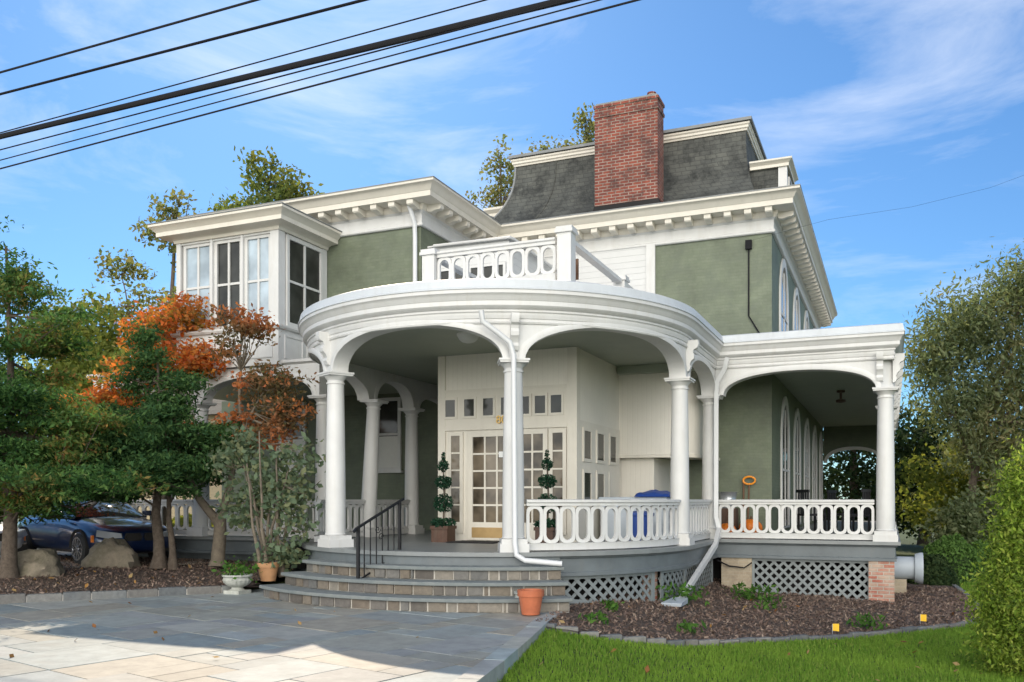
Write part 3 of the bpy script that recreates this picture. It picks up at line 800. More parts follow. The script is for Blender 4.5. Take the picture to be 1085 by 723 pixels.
# curved stair bow and recessed white wall beyond the vestibule
bow = [(VX1 - .1, 18.44), (-5.0, 18.42), (-4.6, 18.44), (-4.2, 18.52), (-3.9, 18.68), (-3.72, 18.95), (-3.64, 19.4), (-3.62, MY)]
part('stair_bow', MB().loops([(x, y, 2.53) for x, y in bow + [(VX1 - .1, MY)]], [(x, y, 4.36) for x, y in bow + [(VX1 - .1, MY)]]), M['bead'], house, 30)
part('bow_moulding', MB().sweep(bow, [(-.05, 2.50), (.03, 2.50), (.03, 2.56), (-.05, 2.58)]), M['cream'], house, 30)
part('recessed_wall', MB().box(VX1 - .05, -4.66, 18.62, MY, FL, 2.52), M['bead'], house, 0)
# window on the back wall of the left porch, and one further left
for x in (-12.85, -15.9):
    w = lites('sash_window', house, (x, MY - .005, 2.38), (1, 0, 0), .9, 1.95, 1, 2, .09, .06, .06, 'white', 'glass')
    trim('blind', (x + .09, x + .81, MY - .045, MY - .035, 2.47, 3.3), mat='shade', par=w)
    trim('sill', (x - .06, x + .96, MY - .12, MY, 2.32, 2.38), mat='white', par=w)

# --- balcony balustrade on the round roof
balp = Path([(-7.5, 17.0), (-7.5, 13.9), (-4.96, 13.9), (-4.96, 17.1), (-4.96, MY - .1)])
def bpost(x, y, h, w=.15):
    return part('balcony_post', MB().box(x - w, x + w, y - w, y + w, 4.9, h - .1).box(x - w - .035, x + w + .035, y - w - .035, y + w + .035, h - .1, h - .05).box(x - w - .02, x + w + .02, y - w - .02, y + w + .02, h - .05, h), M['white'], house, 0)
bpost(-7.5, 13.9, 6.02, .12); bpost(-4.96, 13.9, 6.12, .12); bpost(-4.96, 17.1, 6.05, .12)
s1, s2, s3 = balp.near((-7.5, 13.9)), balp.near((-4.96, 13.9)), balp.near((-4.96, 17.1))
railing(balp, s1 + .13, s2 - .18, 5.22, .75, .27, .1, .16, 0, name='balcony_railing')
sr = part('balcony_railing', MB().sweep([(-4.96, 14.08), (-4.96, 16.96)], [(-.07, 5.9), (-.07, 5.97), (.07, 5.97), (.07, 5.9)]).sweep([(-4.96, 17.24), (-4.96, MY - .1)], [(-.07, 5.9), (-.07, 5.97), (.07, 5.97), (.07, 5.9)]), M['white'], house, 0)
part('balcony_railing', MB().sweep([(-7.5, 16.9), (-7.5, 14.03)], [(-.07, 5.9), (-.07, 5.97), (.07, 5.97), (.07, 5.9)]), M['white'], house, 0)
# --- downspouts and conduit
def tube_part(nm, pts, r, mat, n=8, sq=False):
    return part(nm, MB().tube(pts, r, n, square=sq), M[mat], house, 40)
pA, nA, tA = front.at(sA); oA = lambda o, l, z: (pA.x + nA.x * o + tA.x * l, pA.y + nA.y * o + tA.y * l, z)
tube_part('downspout', [oA(.36, -.52, 4.46), oA(.34, -.50, 4.30), oA(.30, -.27, 4.14), oA(.28, -.08, 4.0), oA(.27, -.02, 3.8), oA(.27, -.01, 2.3), oA(.27, .0, .95), oA(.31, .02, .76), oA(.42, .14, .69), oA(.56, .68, .645)], .042, 'alu', 10)
tube_part('downspout', [(XR + .42, GY - .38, 4.5), (XR + .36, GY - .34, 4.28), (XR + .2, GY - .24, 4.05), (XR + .17, GY - .22, 3.8), (XR + .17, GY - .24, 1.25), (XR + .24, GY - .32, 1.0), (XR + .31, GY - 1.1, .72), (-3.25, 14.75, -.10)], .06, 'alu', 4, True)
tube_part('downspout', [(WX - .12, WY - .30, 7.95), (WX - .10, WY - .1, 7.62), (WX - .10, WY - .08, 7.3), (WX - .10, WY - .08, 4.9)], .05, 'alu', 8)
tube_part('conduit', [(-2.95, MY - .03, 7.35), (-2.95, MY - .03, 5.75), (-2.55, MY - .03, 5.05), (-2.5, MY - .03, 4.9)], .018, 'cable', 6)
part('meter_box', MB().box(-3.02, -2.88, MY - .09, MY, 7.25, 7.45), M['cable'], house, 0)
tube_part('hose', [(-3.3, GY - .2, .36), (-3.05, GY - .22, .25), (-2.75, GY - .22, .22), (-2.6, GY - .22, .33)], .015, 'cable', 6)
# house number
def text_part(txt, loc, size, mat, parent, rot=(PI / 2, 0, 0), ext=.008, name='house_number'):
    cu = bpy.data.curves.new(name, 'FONT'); cu.body = txt; cu.size = size; cu.extrude = ext; cu.align_x = 'LEFT'; cu.resolution_u = 6
    tmp = bpy.data.objects.new('tmp', cu); COL.objects.link(tmp)
    dg = bpy.context.evaluated_depsgraph_get(); dg.update()
    me = bpy.data.meshes.new_from_object(tmp.evaluated_get(dg)); bpy.data.objects.remove(tmp)
    me.materials.clear(); me.materials.append(M[mat])
    return link(name, me, parent, loc, rot)
text_part('80', (-6.98, VY - .062, 3.07), .22, 'gold', vest)

# ------------------------------------------------------------------ things on the porch
def shrub_ball(c, r, n, size, mat, name, parent, squash=1.0):
    v = unit(rng.normal(size=(n, 3))) * (r * (rng.random((n, 1)) ** .35)); v[:, 2] *= squash
    C = v + np.array(c); T, B = leaf_vectors(n, size, .55, .2)
    return link(name, quads_mesh(name, C - np.array(c), T, B, M[mat]), parent, c)

def topiary(x, y, label):
    t = empty('topiary', (x, y, FL), label, 'topiary', 'topiaries beside the front door')
    part('pot', MB().box(x - .17, x + .17, y - .17, y + .17, FL, FL + .27).box(x - .19, x + .19, y - .19, y + .19, FL + .25, FL + .31), M['brown'], t, 0)
    part('stem', MB().tube([(x, y, FL + .25), (x + .02, y, FL + .9), (x - .01, y, FL + 1.6)], [.02, .018, .01], 6), M['bark'], t)
    shrub_ball((x, y, FL + .36), .25, 380, .07, 'ltopiary', 'foliage', t, .42)
    shrub_ball((x, y, FL + .74), .20, 900, .045, 'ltopiary', 'foliage', t, .92)
    shrub_ball((x, y, FL + 1.14), .17, 720, .045, 'ltopiary', 'foliage', t, .8)
    shrub_ball((x, y, FL + 1.45), .115, 420, .04, 'ltopiary', 'foliage', t, 1.0)
    shrub_ball((x, y, FL + 1.63), .04, 90, .04, 'ltopiary', 'foliage', t, 2.2)
topiary(-7.86, 15.05, 'three ball topiary in a brown pot left of the glazed front door')
topiary(-5.72, 15.0, 'three ball topiary behind the curved white railing right of the front door')
tag(part('doormat', MB().box(-7.65, -6.7, 14.75, 15.45, FL, FL + .02), M['mat'], None, 0), 'black doormat at the foot of the glazed front door', 'doormat')
pl = part('plaque', MB().box(-6.62, -6.53, VY - .085, VY - .06, 1.83, 2.38), M['wood'])
tag(pl, 'narrow wooden plaque hanging beside the front door', 'plaque')
part('plaque_face', MB().box(-6.605, -6.545, VY - .09, VY - .0851, 1.95, 2.32), M['card'], pl, 0)
bk_ = empty('bucket', (-3.32, 19.9, FL), 'galvanised metal pail standing at the green wall behind the right railing', 'bucket')
part('stand', MB().box(-3.52, -3.12, 19.7, 20.1, FL, FL + .62), M['brown'], bk_, 0)
part('body', MB().lathe((-3.32, 19.9, FL + .62), [(.17, 0), (.175, .05), (.168, .06), (.185, .17), (.18, .18), (.2, .33), (.215, .35), (.205, .36), (.15, .2), (.1, .05)], 24), M['steel'], bk_)
sh_ = empty('shovel', (-2.95, 20.35, FL), 'shovel with an orange D shaped handle leaning on the green wall', 'shovel')
part('shaft', MB().tube([(-2.95, 20.3, FL + .25), (-2.93, 20.4, FL + 1.15)], .02, 8), M['wood'], sh_)
part('shaft', MB().tube([(-3.06, 20.35, FL + .1), (-3.05, 20.42, FL + 1.28)], .022, 8), M['wood'], sh_)
part('handle', MB().tube([(-2.93 + .11 * math.cos(t) * (1.2), 20.4, FL + 1.24 + .085 * math.sin(t)) for t in [2 * PI * i / 16 for i in range(17)]], .022, 8), M['orange'], sh_)
part('blade', MB().box(-3.07, -2.83, 20.2, 20.24, FL, FL + .3), M['steel'], sh_, 0)
def pumpkin(x, y, r, label):
    t = empty('pumpkin', (x, y, FL), label, 'pumpkin', 'pumpkins on the right porch')
    rings = []
    for i in range(13):
        ph = PI * i / 12; rings.append([(x + (r * math.sin(ph) + .001) * (1 + .07 * math.cos(8 * a)) * math.cos(a), y + (r * math.sin(ph) + .001) * (1 + .07 * math.cos(8 * a)) * math.sin(a), FL + r * .8 * (1 - math.cos(ph)) - r * .12 * (math.sin(ph) < .3) * 0) for a in [2 * PI * j / 48 for j in range(48)]])
    part('flesh', MB().rings(rings), M['pumpkin'], t, 60)
    part('stalk', MB().tube([(x, y, FL + r * 1.5), (x + .02, y, FL + r * 1.85)], [.03, .02], 6), M['wood'], t)
pumpkin(-2.83, 19.9, .24, 'larger right hand pumpkin seen through the right railing')
pumpkin(-3.35 + .1, 19.35, .19, 'smaller left hand pumpkin seen through the right railing')
def porch_chair(x, y, rz, label):
    t = empty('porch_chair', (0, 0, 0), label, 'chair', 'dark chairs on the side porch')
    part('seat', MB().box(-.24, .24, -.24, .24, .42, .47), M['iron'], t, 0)
    bb = MB()
    for i in range(5): bb.box(-.22 + .1 * i - .02, -.22 + .1 * i + .02 + .0, .22, .25, .47, .98)
    part('backrest', bb.box(-.26, .26, .215, .255, .98, 1.05), M['iron'], t, 0)
    for a in (-.22, .22):
        for b in (-.22, .22): part('leg', MB().box(a - .02, a + .02, b - .02, b + .02, 0, .42), M['iron'], t, 0)
        part('armrest', MB().box(a - .03, a + .03, -.24, .24, .66, .69).box(a - .015, a + .015, -.22, -.19, .47, .66), M['iron'], t, 0)
    t.location = (x, y, FL); t.rotation_euler = (0, 0, rz); return t
porch_chair(-1.75, 22.4, 2.2, 'dark slatted chair nearest the wall on the side porch')
porch_chair(-1.15, 23.6, 1.2, 'dark slatted chair in the middle of the side porch')
porch_chair(-.75, 22.0, -1.9, 'dark slatted chair nearest the corner column on the side porch')
# storage items behind the curved railing
cz = empty('storage_bench', (-4.65, 17.3, FL), 'long pale grey bench under a cover behind the curved railing', 'bench')
part('body', MB().box(-5.25, -3.95, 16.7, 17.5, FL, FL + .78), M['greybin'], cz, 0, bevel=.03)
part('lid', MB().box(-5.29, -3.91, 16.66, 17.54, FL + .78, FL + .86), M['greybin'], cz, 0, bevel=.03)
def drape(x0, x1, y0, y1, z, h, seed):
    mb = MB(); n = 16; rings = []
    for i in range(n + 1):
        row = []
        for j in range(n + 1):
            u, v = i / n, j / n
            e = min(u, 1 - u, v, 1 - v)
            row.append((x0 + (x1 - x0) * u, y0 + (y1 - y0) * v, z + h * min(1, e * 4) ** .5 * (.8 + .5 * mnoise.noise(Vector((u * 4, v * 4, seed))))))
        rings.append(row)
    mb.rings(rings, closed=False)
    base = [r[0] for r in rings] + rings[-1][1:] + [r[-1] for r in rings[::-1]][1:] + rings[0][::-1][1:-1]
    mb.add(base, [tuple(range(len(base)))])
    return mb
tag(part('tarpaulin', drape(-4.55, -3.85, 16.6, 17.5, FL + .862, .13, 3), M['bluetarp'], None, 60), 'crumpled blue tarpaulin on the storage bench behind the curved railing', 'tarpaulin')
tag(part('storage_bin', MB().lathe((-4.25, 15.95, FL), [(.2, 0), (.24, .5), (.26, .52), (.26, .56), (.1, .6), (.02, .61)], 20), M['bluetarp']), 'dark blue lidded bin behind the curved railing near its right column', 'bin')
yb = part('watering_can', MB().lathe((-3.78, 18.15, FL + .5), [(.11, 0), (.12, .02), (.12, .22), (.1, .26), (.05, .28)], 16), M['yellow'])
tag(yb, 'small yellow watering can on a stool between the two right columns', 'watering can')
part('spout', MB().tube([(-3.68, 18.1, FL + .56), (-3.55, 18.0, FL + .72), (-3.5, 17.97, FL + .78)], [.03, .018, .025], 8), M['yellow'], yb)
st_ = empty('stool', (-3.78, 18.15, FL), 'little dark wooden stool carrying the yellow watering can', 'stool')
part('seat', MB().lathe((-3.78, 18.15, FL), [(.16, .46), (.17, .47), (.17, .495), (.16, .5)], 16), M['wood'], st_)
for a in range(3): part('leg', MB().tube([(-3.78 + .14 * math.cos(a * 2.1), 18.15 + .14 * math.sin(a * 2.1), FL), (-3.78 + .1 * math.cos(a * 2.1), 18.15 + .1 * math.sin(a * 2.1), FL + .46)], .018, 6), M['wood'], st_)
# balcony furniture
bc = empty('balcony_table', (-6.3, 15.6, 4.96), 'dark round table under a tilted shade on the balcony', 'table')
part('tabletop', MB().lathe((-6.3, 15.6, 5.55), [(.4, 0), (.42, .02), (.42, .04), (.05, .045)], 20), M['iron'], bc)
part('leg', MB().tube([(-6.3, 15.6, 4.96), (-6.3, 15.6, 5.56)], .04, 8), M['iron'], bc)
part('base', MB().lathe((-6.3, 15.6, 4.955), [(.25, 0), (.25, .03), (.06, .06)], 16), M['iron'], bc)
bw_ = tag(part('planter_box', MB().lathe((-6.15, 14.9, 4.955), [(.16, 0), (.2, .6), (.215, .62), (.215, .68), (.18, .68), (.17, .6), (.02, .58)], 20), M['card']), 'white tub standing behind the balcony balustrade', 'planter')
bch = empty('folding_chair', (-5.35, 14.9, 4.96), 'tan folding chair behind the balcony balustrade next to its tall post', 'chair')
part('frame', MB().tube([(-5.6, 14.7, 4.96), (-5.4, 15.1, 5.9)], .02, 6).tube([(-5.15, 14.7, 4.96), (-4.99 - .2, 15.1, 5.9)], .02, 6).tube([(-5.6, 15.2, 4.96), (-5.5, 14.7, 5.4)], .02, 6).tube([(-5.15, 15.2, 4.96), (-5.2, 14.7, 5.4)], .02, 6), M['wood'], bch)
part('seat', MB().box(-5.58, -5.15, 14.7, 15.05, 5.38, 5.42), M['wood'], bch, 0)
part('backrest', MB().box(-5.5, -5.15, 15.05, 15.09, 5.55, 5.92), M['wood'], bch, 0)

# ================================================================== GROUND
def gz(x, y):
    z = -.06 - .30 * smooth01(-4.4, -2.0, x) - .06 * smooth01(-2, 1, x)
    return z + .012 * np.sin(x * 1.7 + y * .9) * smooth01(-3.2, -2, x)
def grid_mesh(name, xs, ys, zf, mat):
    X, Y = np.meshgrid(xs, ys); Z = zf(X, Y)
    V = np.stack([X, Y, Z], -1).reshape(-1, 3); nx, ny = len(xs), len(ys)
    F = [(j * nx + i, j * nx + i + 1, (j + 1) * nx + i + 1, (j + 1) * nx + i) for j in range(ny - 1) for i in range(nx - 1)]
    me = bpy.data.meshes.new(name); me.from_pydata(V.tolist(), [], F); me.materials.append(mat); me.shade_smooth()
    return link(name, me)
xs = np.concatenate([[-900, -400, -150, -60, -40], np.arange(-30, 14.1, .5), [20, 40, 80, 150, 400, 900]])
ys = np.concatenate([[-200, -60, -20], np.arange(-8, 40.1, .5), [60, 100, 200, 400, 900, 1500]])
structure(grid_mesh('ground', xs, ys, gz, M['soil']))

def inpoly(x, y, poly):
    x = np.asarray(x); y = np.asarray(y); r = np.zeros(x.shape, bool); n = len(poly)
    for i in range(n):
        x0, y0 = poly[i]; x1, y1 = poly[(i + 1) % n]
        c = ((y0 > y) != (y1 > y)) & (x < (x1 - x0) * (y - y0) / (y1 - y0 + 1e-12) + x0)
        r ^= c
    return r
# flagstone patio: random ashlar of rectangular slabs clipped to the patio outline
edge_r = [(-4.55, 13.2), (-4.42, 11.9), (-4.34, 11.22), (-3.98, 9.6), (-3.68, 8.2), (-3.46, 6.99), (-3.2, 5.0), (-2.7, 2.0), (-2.2, -2.0), (-1.6, -10.0)]
kerbpts = [(-19.0, .5), (-16.3, 4.4), (-14.3, 7.2), (-12.63, 9.46), (-11.66, 10.73), (-10.95, 11.65), (-10.45, 12.25)]
patio_poly = [(-24.0, -10.0), (-19.0, .5)] + kerbpts[1:] + [(-10.2, 13.4), (-4.55, 13.4)] + edge_r
def clip(poly, a, b):
    """keep left of a->b"""
    out = []
    for i in range(len(poly)):
        p, q = poly[i], poly[(i + 1) % len(poly)]
        sp = (b[0] - a[0]) * (p[1] - a[1]) - (b[1] - a[1]) * (p[0] - a[0]); sq = (b[0] - a[0]) * (q[1] - a[1]) - (b[1] - a[1]) * (q[0] - a[0])
        if sp >= 0: out.append(p)
        if (sp >= 0) != (sq >= 0):
            t = sp / (sp - sq); out.append((p[0] + (q[0] - p[0]) * t, p[1] + (q[1] - p[1]) * t))
    return out
def ashlar(x0, y0, x1, y1, cell):
    nx, ny = int((x1 - x0) / cell), int((y1 - y0) / cell); g_ = np.zeros((ny, nx), bool); out = []
    for j in range(ny):
        for i in range(nx):
            if g_[j, i]: continue
            w, h = random.choice([(2, 1), (3, 2), (2, 2), (3, 1), (4, 2), (2, 3), (1, 1), (1, 2), (3, 3)])
            while w > 1 and (i + w > nx or g_[j, i:i + w].any()): w -= 1
            h = min(h, ny - j)
            g_[j:j + h, i:i + w] = True
            out.append((x0 + i * cell, y0 + j * cell, x0 + (i + w) * cell, y0 + (j + h) * cell))
    return out
pal = [(.235, .28, .29), (.25, .285, .29), (.265, .29, .28), (.22, .26, .275), (.265, .275, .25), (.28, .27, .235), (.25, .265, .265), (.265, .295, .30), (.225, .24, .25), (.29, .30, .285)]
sl = MB(); ca, sa = math.cos(R(-14)), math.sin(R(-14))
for (a, b, c, dd) in ashlar(-30, -16, 10, 20, .36):
    gap = .008
    q = [(a + gap, b + gap), (c - gap, b + gap), (c - gap, dd - gap), (a + gap, dd - gap)]
    q = [(-8 + (x + 8) * ca - y * sa, (x + 8) * sa + y * ca) for x, y in q]
    if not any(-24 < x < -1 and -10 < y < 14 for x, y in q): continue
    # clip against right edge polyline (convex enough) and the kerb
    for e0, e1 in zip(edge_r[:-1], edge_r[1:]):
        if max(p[1] for p in q) > e1[1] - .05 and min(p[1] for p in q) < e0[1] + .05:
            q = clip(q, e1, e0)
            if len(q) < 3: break
    if len(q) < 3: continue
    cxm = sum(p[0] for p in q) / len(q); cym = sum(p[1] for p in q) / len(q)
    if not inpoly(np.array([cxm]), np.array([cym]), patio_poly)[0] and not any(inpoly(np.array([p[0]]), np.array([p[1]]), patio_poly)[0] for p in q): continue
    if (cxm - CX) ** 2 + (cym - CY) ** 2 < 4.2 ** 2: continue
    z = random.uniform(-.003, .003); col = random.choice(pal); f = random.uniform(.88, 1.12); col = tuple(k * f * 1.1 for k in col)
    sl.loops([(x, y, -.04) for x, y in q], [(x, y, z) for x, y in q], tint=col)
structure(part('patio', sl, M['slab'], None, 0))
pb = MB().loops([(x, y, -.3) for x, y in patio_poly], [(x, y, -.012) for x, y in patio_poly])
structure(part('patio_bed', pb, M['grout'], None, 0))
# coping strip along the lawn edge of the patio
er = Path(edge_r[1:]); cp_ = MB(); s = 0.0
while s < er.L - .1:
    e = min(s + random.uniform(.5, .95), er.L)
    cc = random.choice(pal); cc = tuple(v * 1.35 for v in cc)
    A = [er.w(s + .006, 0, -.13), er.w(s + .006, 0, .08), er.w(e - .006, 0, .08), er.w(e - .006, 0, -.13)]
    zz = random.uniform(.008, .016)
    cp_.loops([(p[0], p[1], -.25) for p in A], [(p[0], p[1], zz) for p in A], tint=cc); s = e
structure(part('patio_edging', cp_, M['slab'], None, 0))

rd = MB().loops([(x, y, -.12) for x, y in ((-60, -24), (60, -24), (60, -10.2), (-60, -10.2))], [(x, y, .0) for x, y in ((-60, -24), (60, -24), (60, -10.2), (-60, -10.2))])
structure(part('road', rd, M['roadway'], None, 0))  # unseen pale sheet behind the camera, added to bounce sun onto the house
# left mulch bed behind a granite kerb
kp = Path(kerbpts)
def bed_z(v): return .10 + .15 * smooth01(.1, 3.0, v)
bv, bf = [], []
us = np.arange(0, kp.L + .01, .25); vs = np.concatenate([[0.02, .12], np.arange(.3, 12, .3)])
for iu, u in enumerate(us):
    p, n, t = kp.at(u); nn = Vector((-.75, .66))
    for v in vs:
        x, y = p.x + nn.x * v, p.y + nn.y * v
        bv.append((x, y, bed_z(v) + .03 * mnoise.noise(Vector((x * 1.3, y * 1.3, 0))) + .012 * mnoise.noise(Vector((x * 6, y * 6, 1)))))
nv = len(vs)
for iu in range(len(us) - 1):
    for k in range(nv - 1): bf.append((iu * nv + k, (iu + 1) * nv + k, (iu + 1) * nv + k + 1, iu * nv + k + 1))
# extra wedge up to the porch front and steps
k0 = len(bv); wx_ = np.arange(-20, -9.49, .3); wy_ = np.arange(11.4, 16.0, .3)
kq = kp.at(kp.L)[0]
for y in wy_:
    for x in wx_:
        v = max(0, (kq.x - x) * .75 + (y - kq.y) * .66)
        bv.append((x, y, bed_z(v) - .006 + .03 * mnoise.noise(Vector((x * 1.3, y * 1.3, 0))) + .012 * mnoise.noise(Vector((x * 6, y * 6, 1)))))
nw = len(wx_)
for j in range(len(wy_) - 1):
    for i in range(nw - 1):
        xm, ym = wx_[i] + .15, wy_[j] + .15
        if (xm - CX) ** 2 + (ym - CY) ** 2 < 4.5 ** 2: continue
        side = (xm - kq.x) * .75 - (ym - kq.y) * .66     # outside the bed?
        if ym < 12.35 and xm > -10.75: continue
        if xm < -10.6 and side < .0 and ym < 12.2: continue
        # keep only what the strip does not already cover
        rel = Vector((xm - kq.x, ym - kq.y)); along = rel.x * .66 + rel.y * .75
        if along < -.3: continue
        bf.append(tuple(k0 + j * nw + i + q for q in (0, 1, nw + 1, nw)))
me = bpy.data.meshes.new('mulch_bed'); me.from_pydata(bv, [], bf); me.materials.append(M['mulchbase']); me.shade_smooth()
structure(link('mulch_bed', me))
kb = MB(); s = 0.0
kpal = [(.17, .18, .18), (.14, .15, .155), (.20, .20, .19), (.12, .13, .135), (.16, .155, .145)]
while s < kp.L - .05:
    e = min(s + random.uniform(.38, .62), kp.L)
    o = random.uniform(-.012, .012); zt = .13 + random.uniform(-.012, .012)
    A = [kp.w(s + .006, 0, -.10 + o), kp.w(s + .006, 0, .06 + o), kp.w(e - .006, 0, .06 + o), kp.w(e - .006, 0, -.10 + o)]
    kb.loops([(p[0], p[1], -.1) for p in A], [(p[0], p[1], zt) for p in A], tint=random.choice(kpal)); s = e
structure(part('kerb', kb, M['block'], None, 0, bevel=.012))
km = MB().sweep(kp.sub(0, kp.L), [(-.09, -.1), (.045, -.1), (.045, .10), (-.09, .10)])
structure(part('kerb_mortar', km, M['mortar'], None, 0))

# right mulch bed with its cobble edging
edging = [(-4.28, 10.75), (-3.75, 10.72), (-3.35, 10.9), (-2.77, 11.4), (-1.82, 12.3), (-.79, 13.4), (.21, 14.6), (1.0, 15.7), (1.35, 16.7), (1.5, 18.6), (1.3, 24.0)]
bed_r = edging + [(-.2, 24.0), (-.2, 19.3), (-3.6, 19.3), (-4.5, 14.5), (-4.45, 12.0)]
xs = np.arange(-4.6, 1.8, .16); ys = np.arange(10.5, 24, .16)
def bedz2(x, y): return gz(x, y) + .045 + .015 * np.sin(x * 5.1 + y * 3.3) * np.cos(x * 2.7 - y * 4.1)
bv, bf = [], []
for y in ys:
    for x in xs: bv.append((x, y, float(bedz2(np.array(x), np.array(y))) + .02 * mnoise.noise(Vector((x * 3, y * 3, 5)))))
nx = len(xs)
for j in range(len(ys) - 1):
    for i in range(nx - 1):
        if inpoly(np.array([xs[i] + .08]), np.array([ys[j] + .08]), bed_r)[0]: bf.append((j * nx + i, j * nx + i + 1, (j + 1) * nx + i + 1, (j + 1) * nx + i))
me = bpy.data.meshes.new('mulch_bed'); me.from_pydata(bv, [], bf); me.materials.append(M['mulchbase']); me.shade_smooth()
structure(link('mulch_bed', me))
ep = Path(edging); eb = MB(); s = 0.0
while s < ep.L - .05:
    e = min(s + random.uniform(.20, .34), ep.L); p = ep.at((s + e) / 2)[0]; z = float(gz(np.array(p.x), np.array(p.y)))
    A = [ep.w(s + .008, 0, -.05), ep.w(s + .008, 0, .05), ep.w(e - .008, 0, .05), ep.w(e - .008, 0, -.05)]
    zt = z + .075 + random.uniform(-.012, .012)
    eb.loops([(q[0], q[1], z - .1) for q in A], [(q[0], q[1], zt) for q in A], tint=random.choice(kpal)); s = e
structure(part('edging_kerb', eb, M['block'], None, 0, bevel=.01))
# mulch chips on both beds
def chips(n, xr, yr, poly, zf, name, mat='lmulch', size=.055, asp=.35):
    x = rng.uniform(*xr, n); y = rng.uniform(*yr, n); k = inpoly(x, y, poly); x, y = x[k], y[k]
    z = zf(x, y) + rng.random(len(x)) * .02
    C = np.stack([x, y, z], -1); T, B = leaf_vectors(len(x), size, asp, 1.6)
    o = link(name, quads_mesh(name, C, T, B, M[mat])); return o
stuff(chips(42000, (-4.6, 1.6), (10.5, 22), bed_r, lambda x, y: bedz2(x, y) + .01, 'mulch'), 'dark brown shredded mulch in the curved bed in front of the right porch', 'mulch')
lb = [kerbpts[1], kerbpts[2], kerbpts[3], kerbpts[4], kerbpts[5], kerbpts[6], (-10.6, 12.9), (-11.1, 15.5), (-19, 15.5), (-21, 9)]
def zleft(x, y):
    v = np.maximum(0, (-12.63 - x) * .75 + (y - 9.46) * .66); return bed_z(v) + .015
stuff(chips(34000, (-19, -10), (4, 15.6), lb, zleft, 'mulch'), 'dark brown shredded mulch under the trees behind the granite kerb', 'mulch')
stuff(chips(260, (-18, -10), (5, 15), lb, lambda x, y: zleft(x, y) + .012, 'fallen_leaves', 'litter', .08, .6), 'scattered fallen leaves on the mulch under the trees', 'leaves')
stuff(chips(60, (-4.4, 1), (10.8, 17), bed_r, lambda x, y: bedz2(x, y) + .03, 'fallen_leaves', 'litter', .08, .6), 'few fallen leaves on the mulch bed by the right porch', 'leaves')
stuff(chips(26, (-12, -4), (6, 12), [(-12.2, 9.4), (-10.3, 12), (-8.6, 11.2), (-5, 10.9), (-4.2, 9), (-3.8, 6), (-10, 6)], lambda x, y: 0 * x + .012, 'fallen_leaves', 'litter', .075, .6), 'scattered fallen leaves on the flagstone patio', 'leaves')
stuff(chips(70, (-4, 4), (6, 14), [(-3.6, 9.6), (-3.0, 6), (4, 6), (4, 14), (1, 14.5), (-1.8, 11.9)], lambda x, y: gz(x, y) + .045, 'fallen_leaves', 'litter', .07, .6), 'few fallen leaves on the lawn', 'leaves')
# driveway where the cars stand
dv = MB(); A = [(-13.2, 15.2), (-17.0, 10.0), (-26, 3), (-40, 15), (-24, 30), (-18.2, 22)]
dv.loops([(x, y, .05) for x, y in A], [(x, y, .262) for x, y in A])
structure(part('driveway', dv, M['asphalt'], None, 0))

# grass blades of the near lawn
def blades(n, xr, yr, ok, h, name, mat='lgrass'):
    x = rng.uniform(*xr, n); y = rng.uniform(*yr, n); k = ok(x, y); x, y = x[k], y[k]; n = len(x)
    z = gz(x, y); hh = h * (.6 + .8 * rng.random(n))
    a = rng.uniform(0, 2 * PI, n); lean = .45 * rng.random(n) * hh; la = rng.uniform(0, 2 * PI, n)
    w = .0045 + .004 * rng.random(n)
    V = np.empty((n, 4, 3), np.float32)
    bx, by = np.cos(a) * w, np.sin(a) * w
    V[:, 0] = np.stack([x - bx, y - by, z - .01], -1); V[:, 1] = np.stack([x + bx, y + by, z - .01], -1)
    mx, my = x + np.cos(la) * lean * .35, y + np.sin(la) * lean * .35
    V[:, 2] = np.stack([mx + bx * .8, my + by * .8, z + hh * .6], -1)
    V[:, 3] = np.stack([x + np.cos(la) * lean, y + np.sin(la) * lean, z + hh], -1)
    me = bpy.data.meshes.new(name); me.vertices.add(n * 4); me.vertices.foreach_set('co', V.ravel())
    me.loops.add(n * 4); me.loops.foreach_set('vertex_index', np.arange(n * 4, dtype=np.int32))
    me.polygons.add(n); me.polygons.foreach_set('loop_start', np.arange(0, n * 4, 4, dtype=np.int32))
    me.materials.append(M[mat]); me.update(calc_edges=True); me.validate()
    return link(name, me)
lawn_poly = [(p[0] + .09, p[1]) for p in edge_r[2:]] + [(6, -2), (8, 30), (1.7, 30), (1.45, 24)] + [(p[0] + .05, p[1] - .06) for p in edging[::-1][1:]]
gr1 = blades(250000, (-4.4, 5), (5.0, 16.0), lambda x, y: inpoly(x, y, lawn_poly) & (x < .35 * y - .3), .05, 'grass')
stuff(gr1, 'bright green mown grass of the lawn beside the patio', 'grass')
stuff(blades(90000, (1.0, 9), (15.5, 32), lambda x, y: inpoly(x, y, lawn_poly) & (x < .46 * y), .085, 'grass'), 'sunlit strip of grass beyond the mulch bed by the shrubs', 'grass')

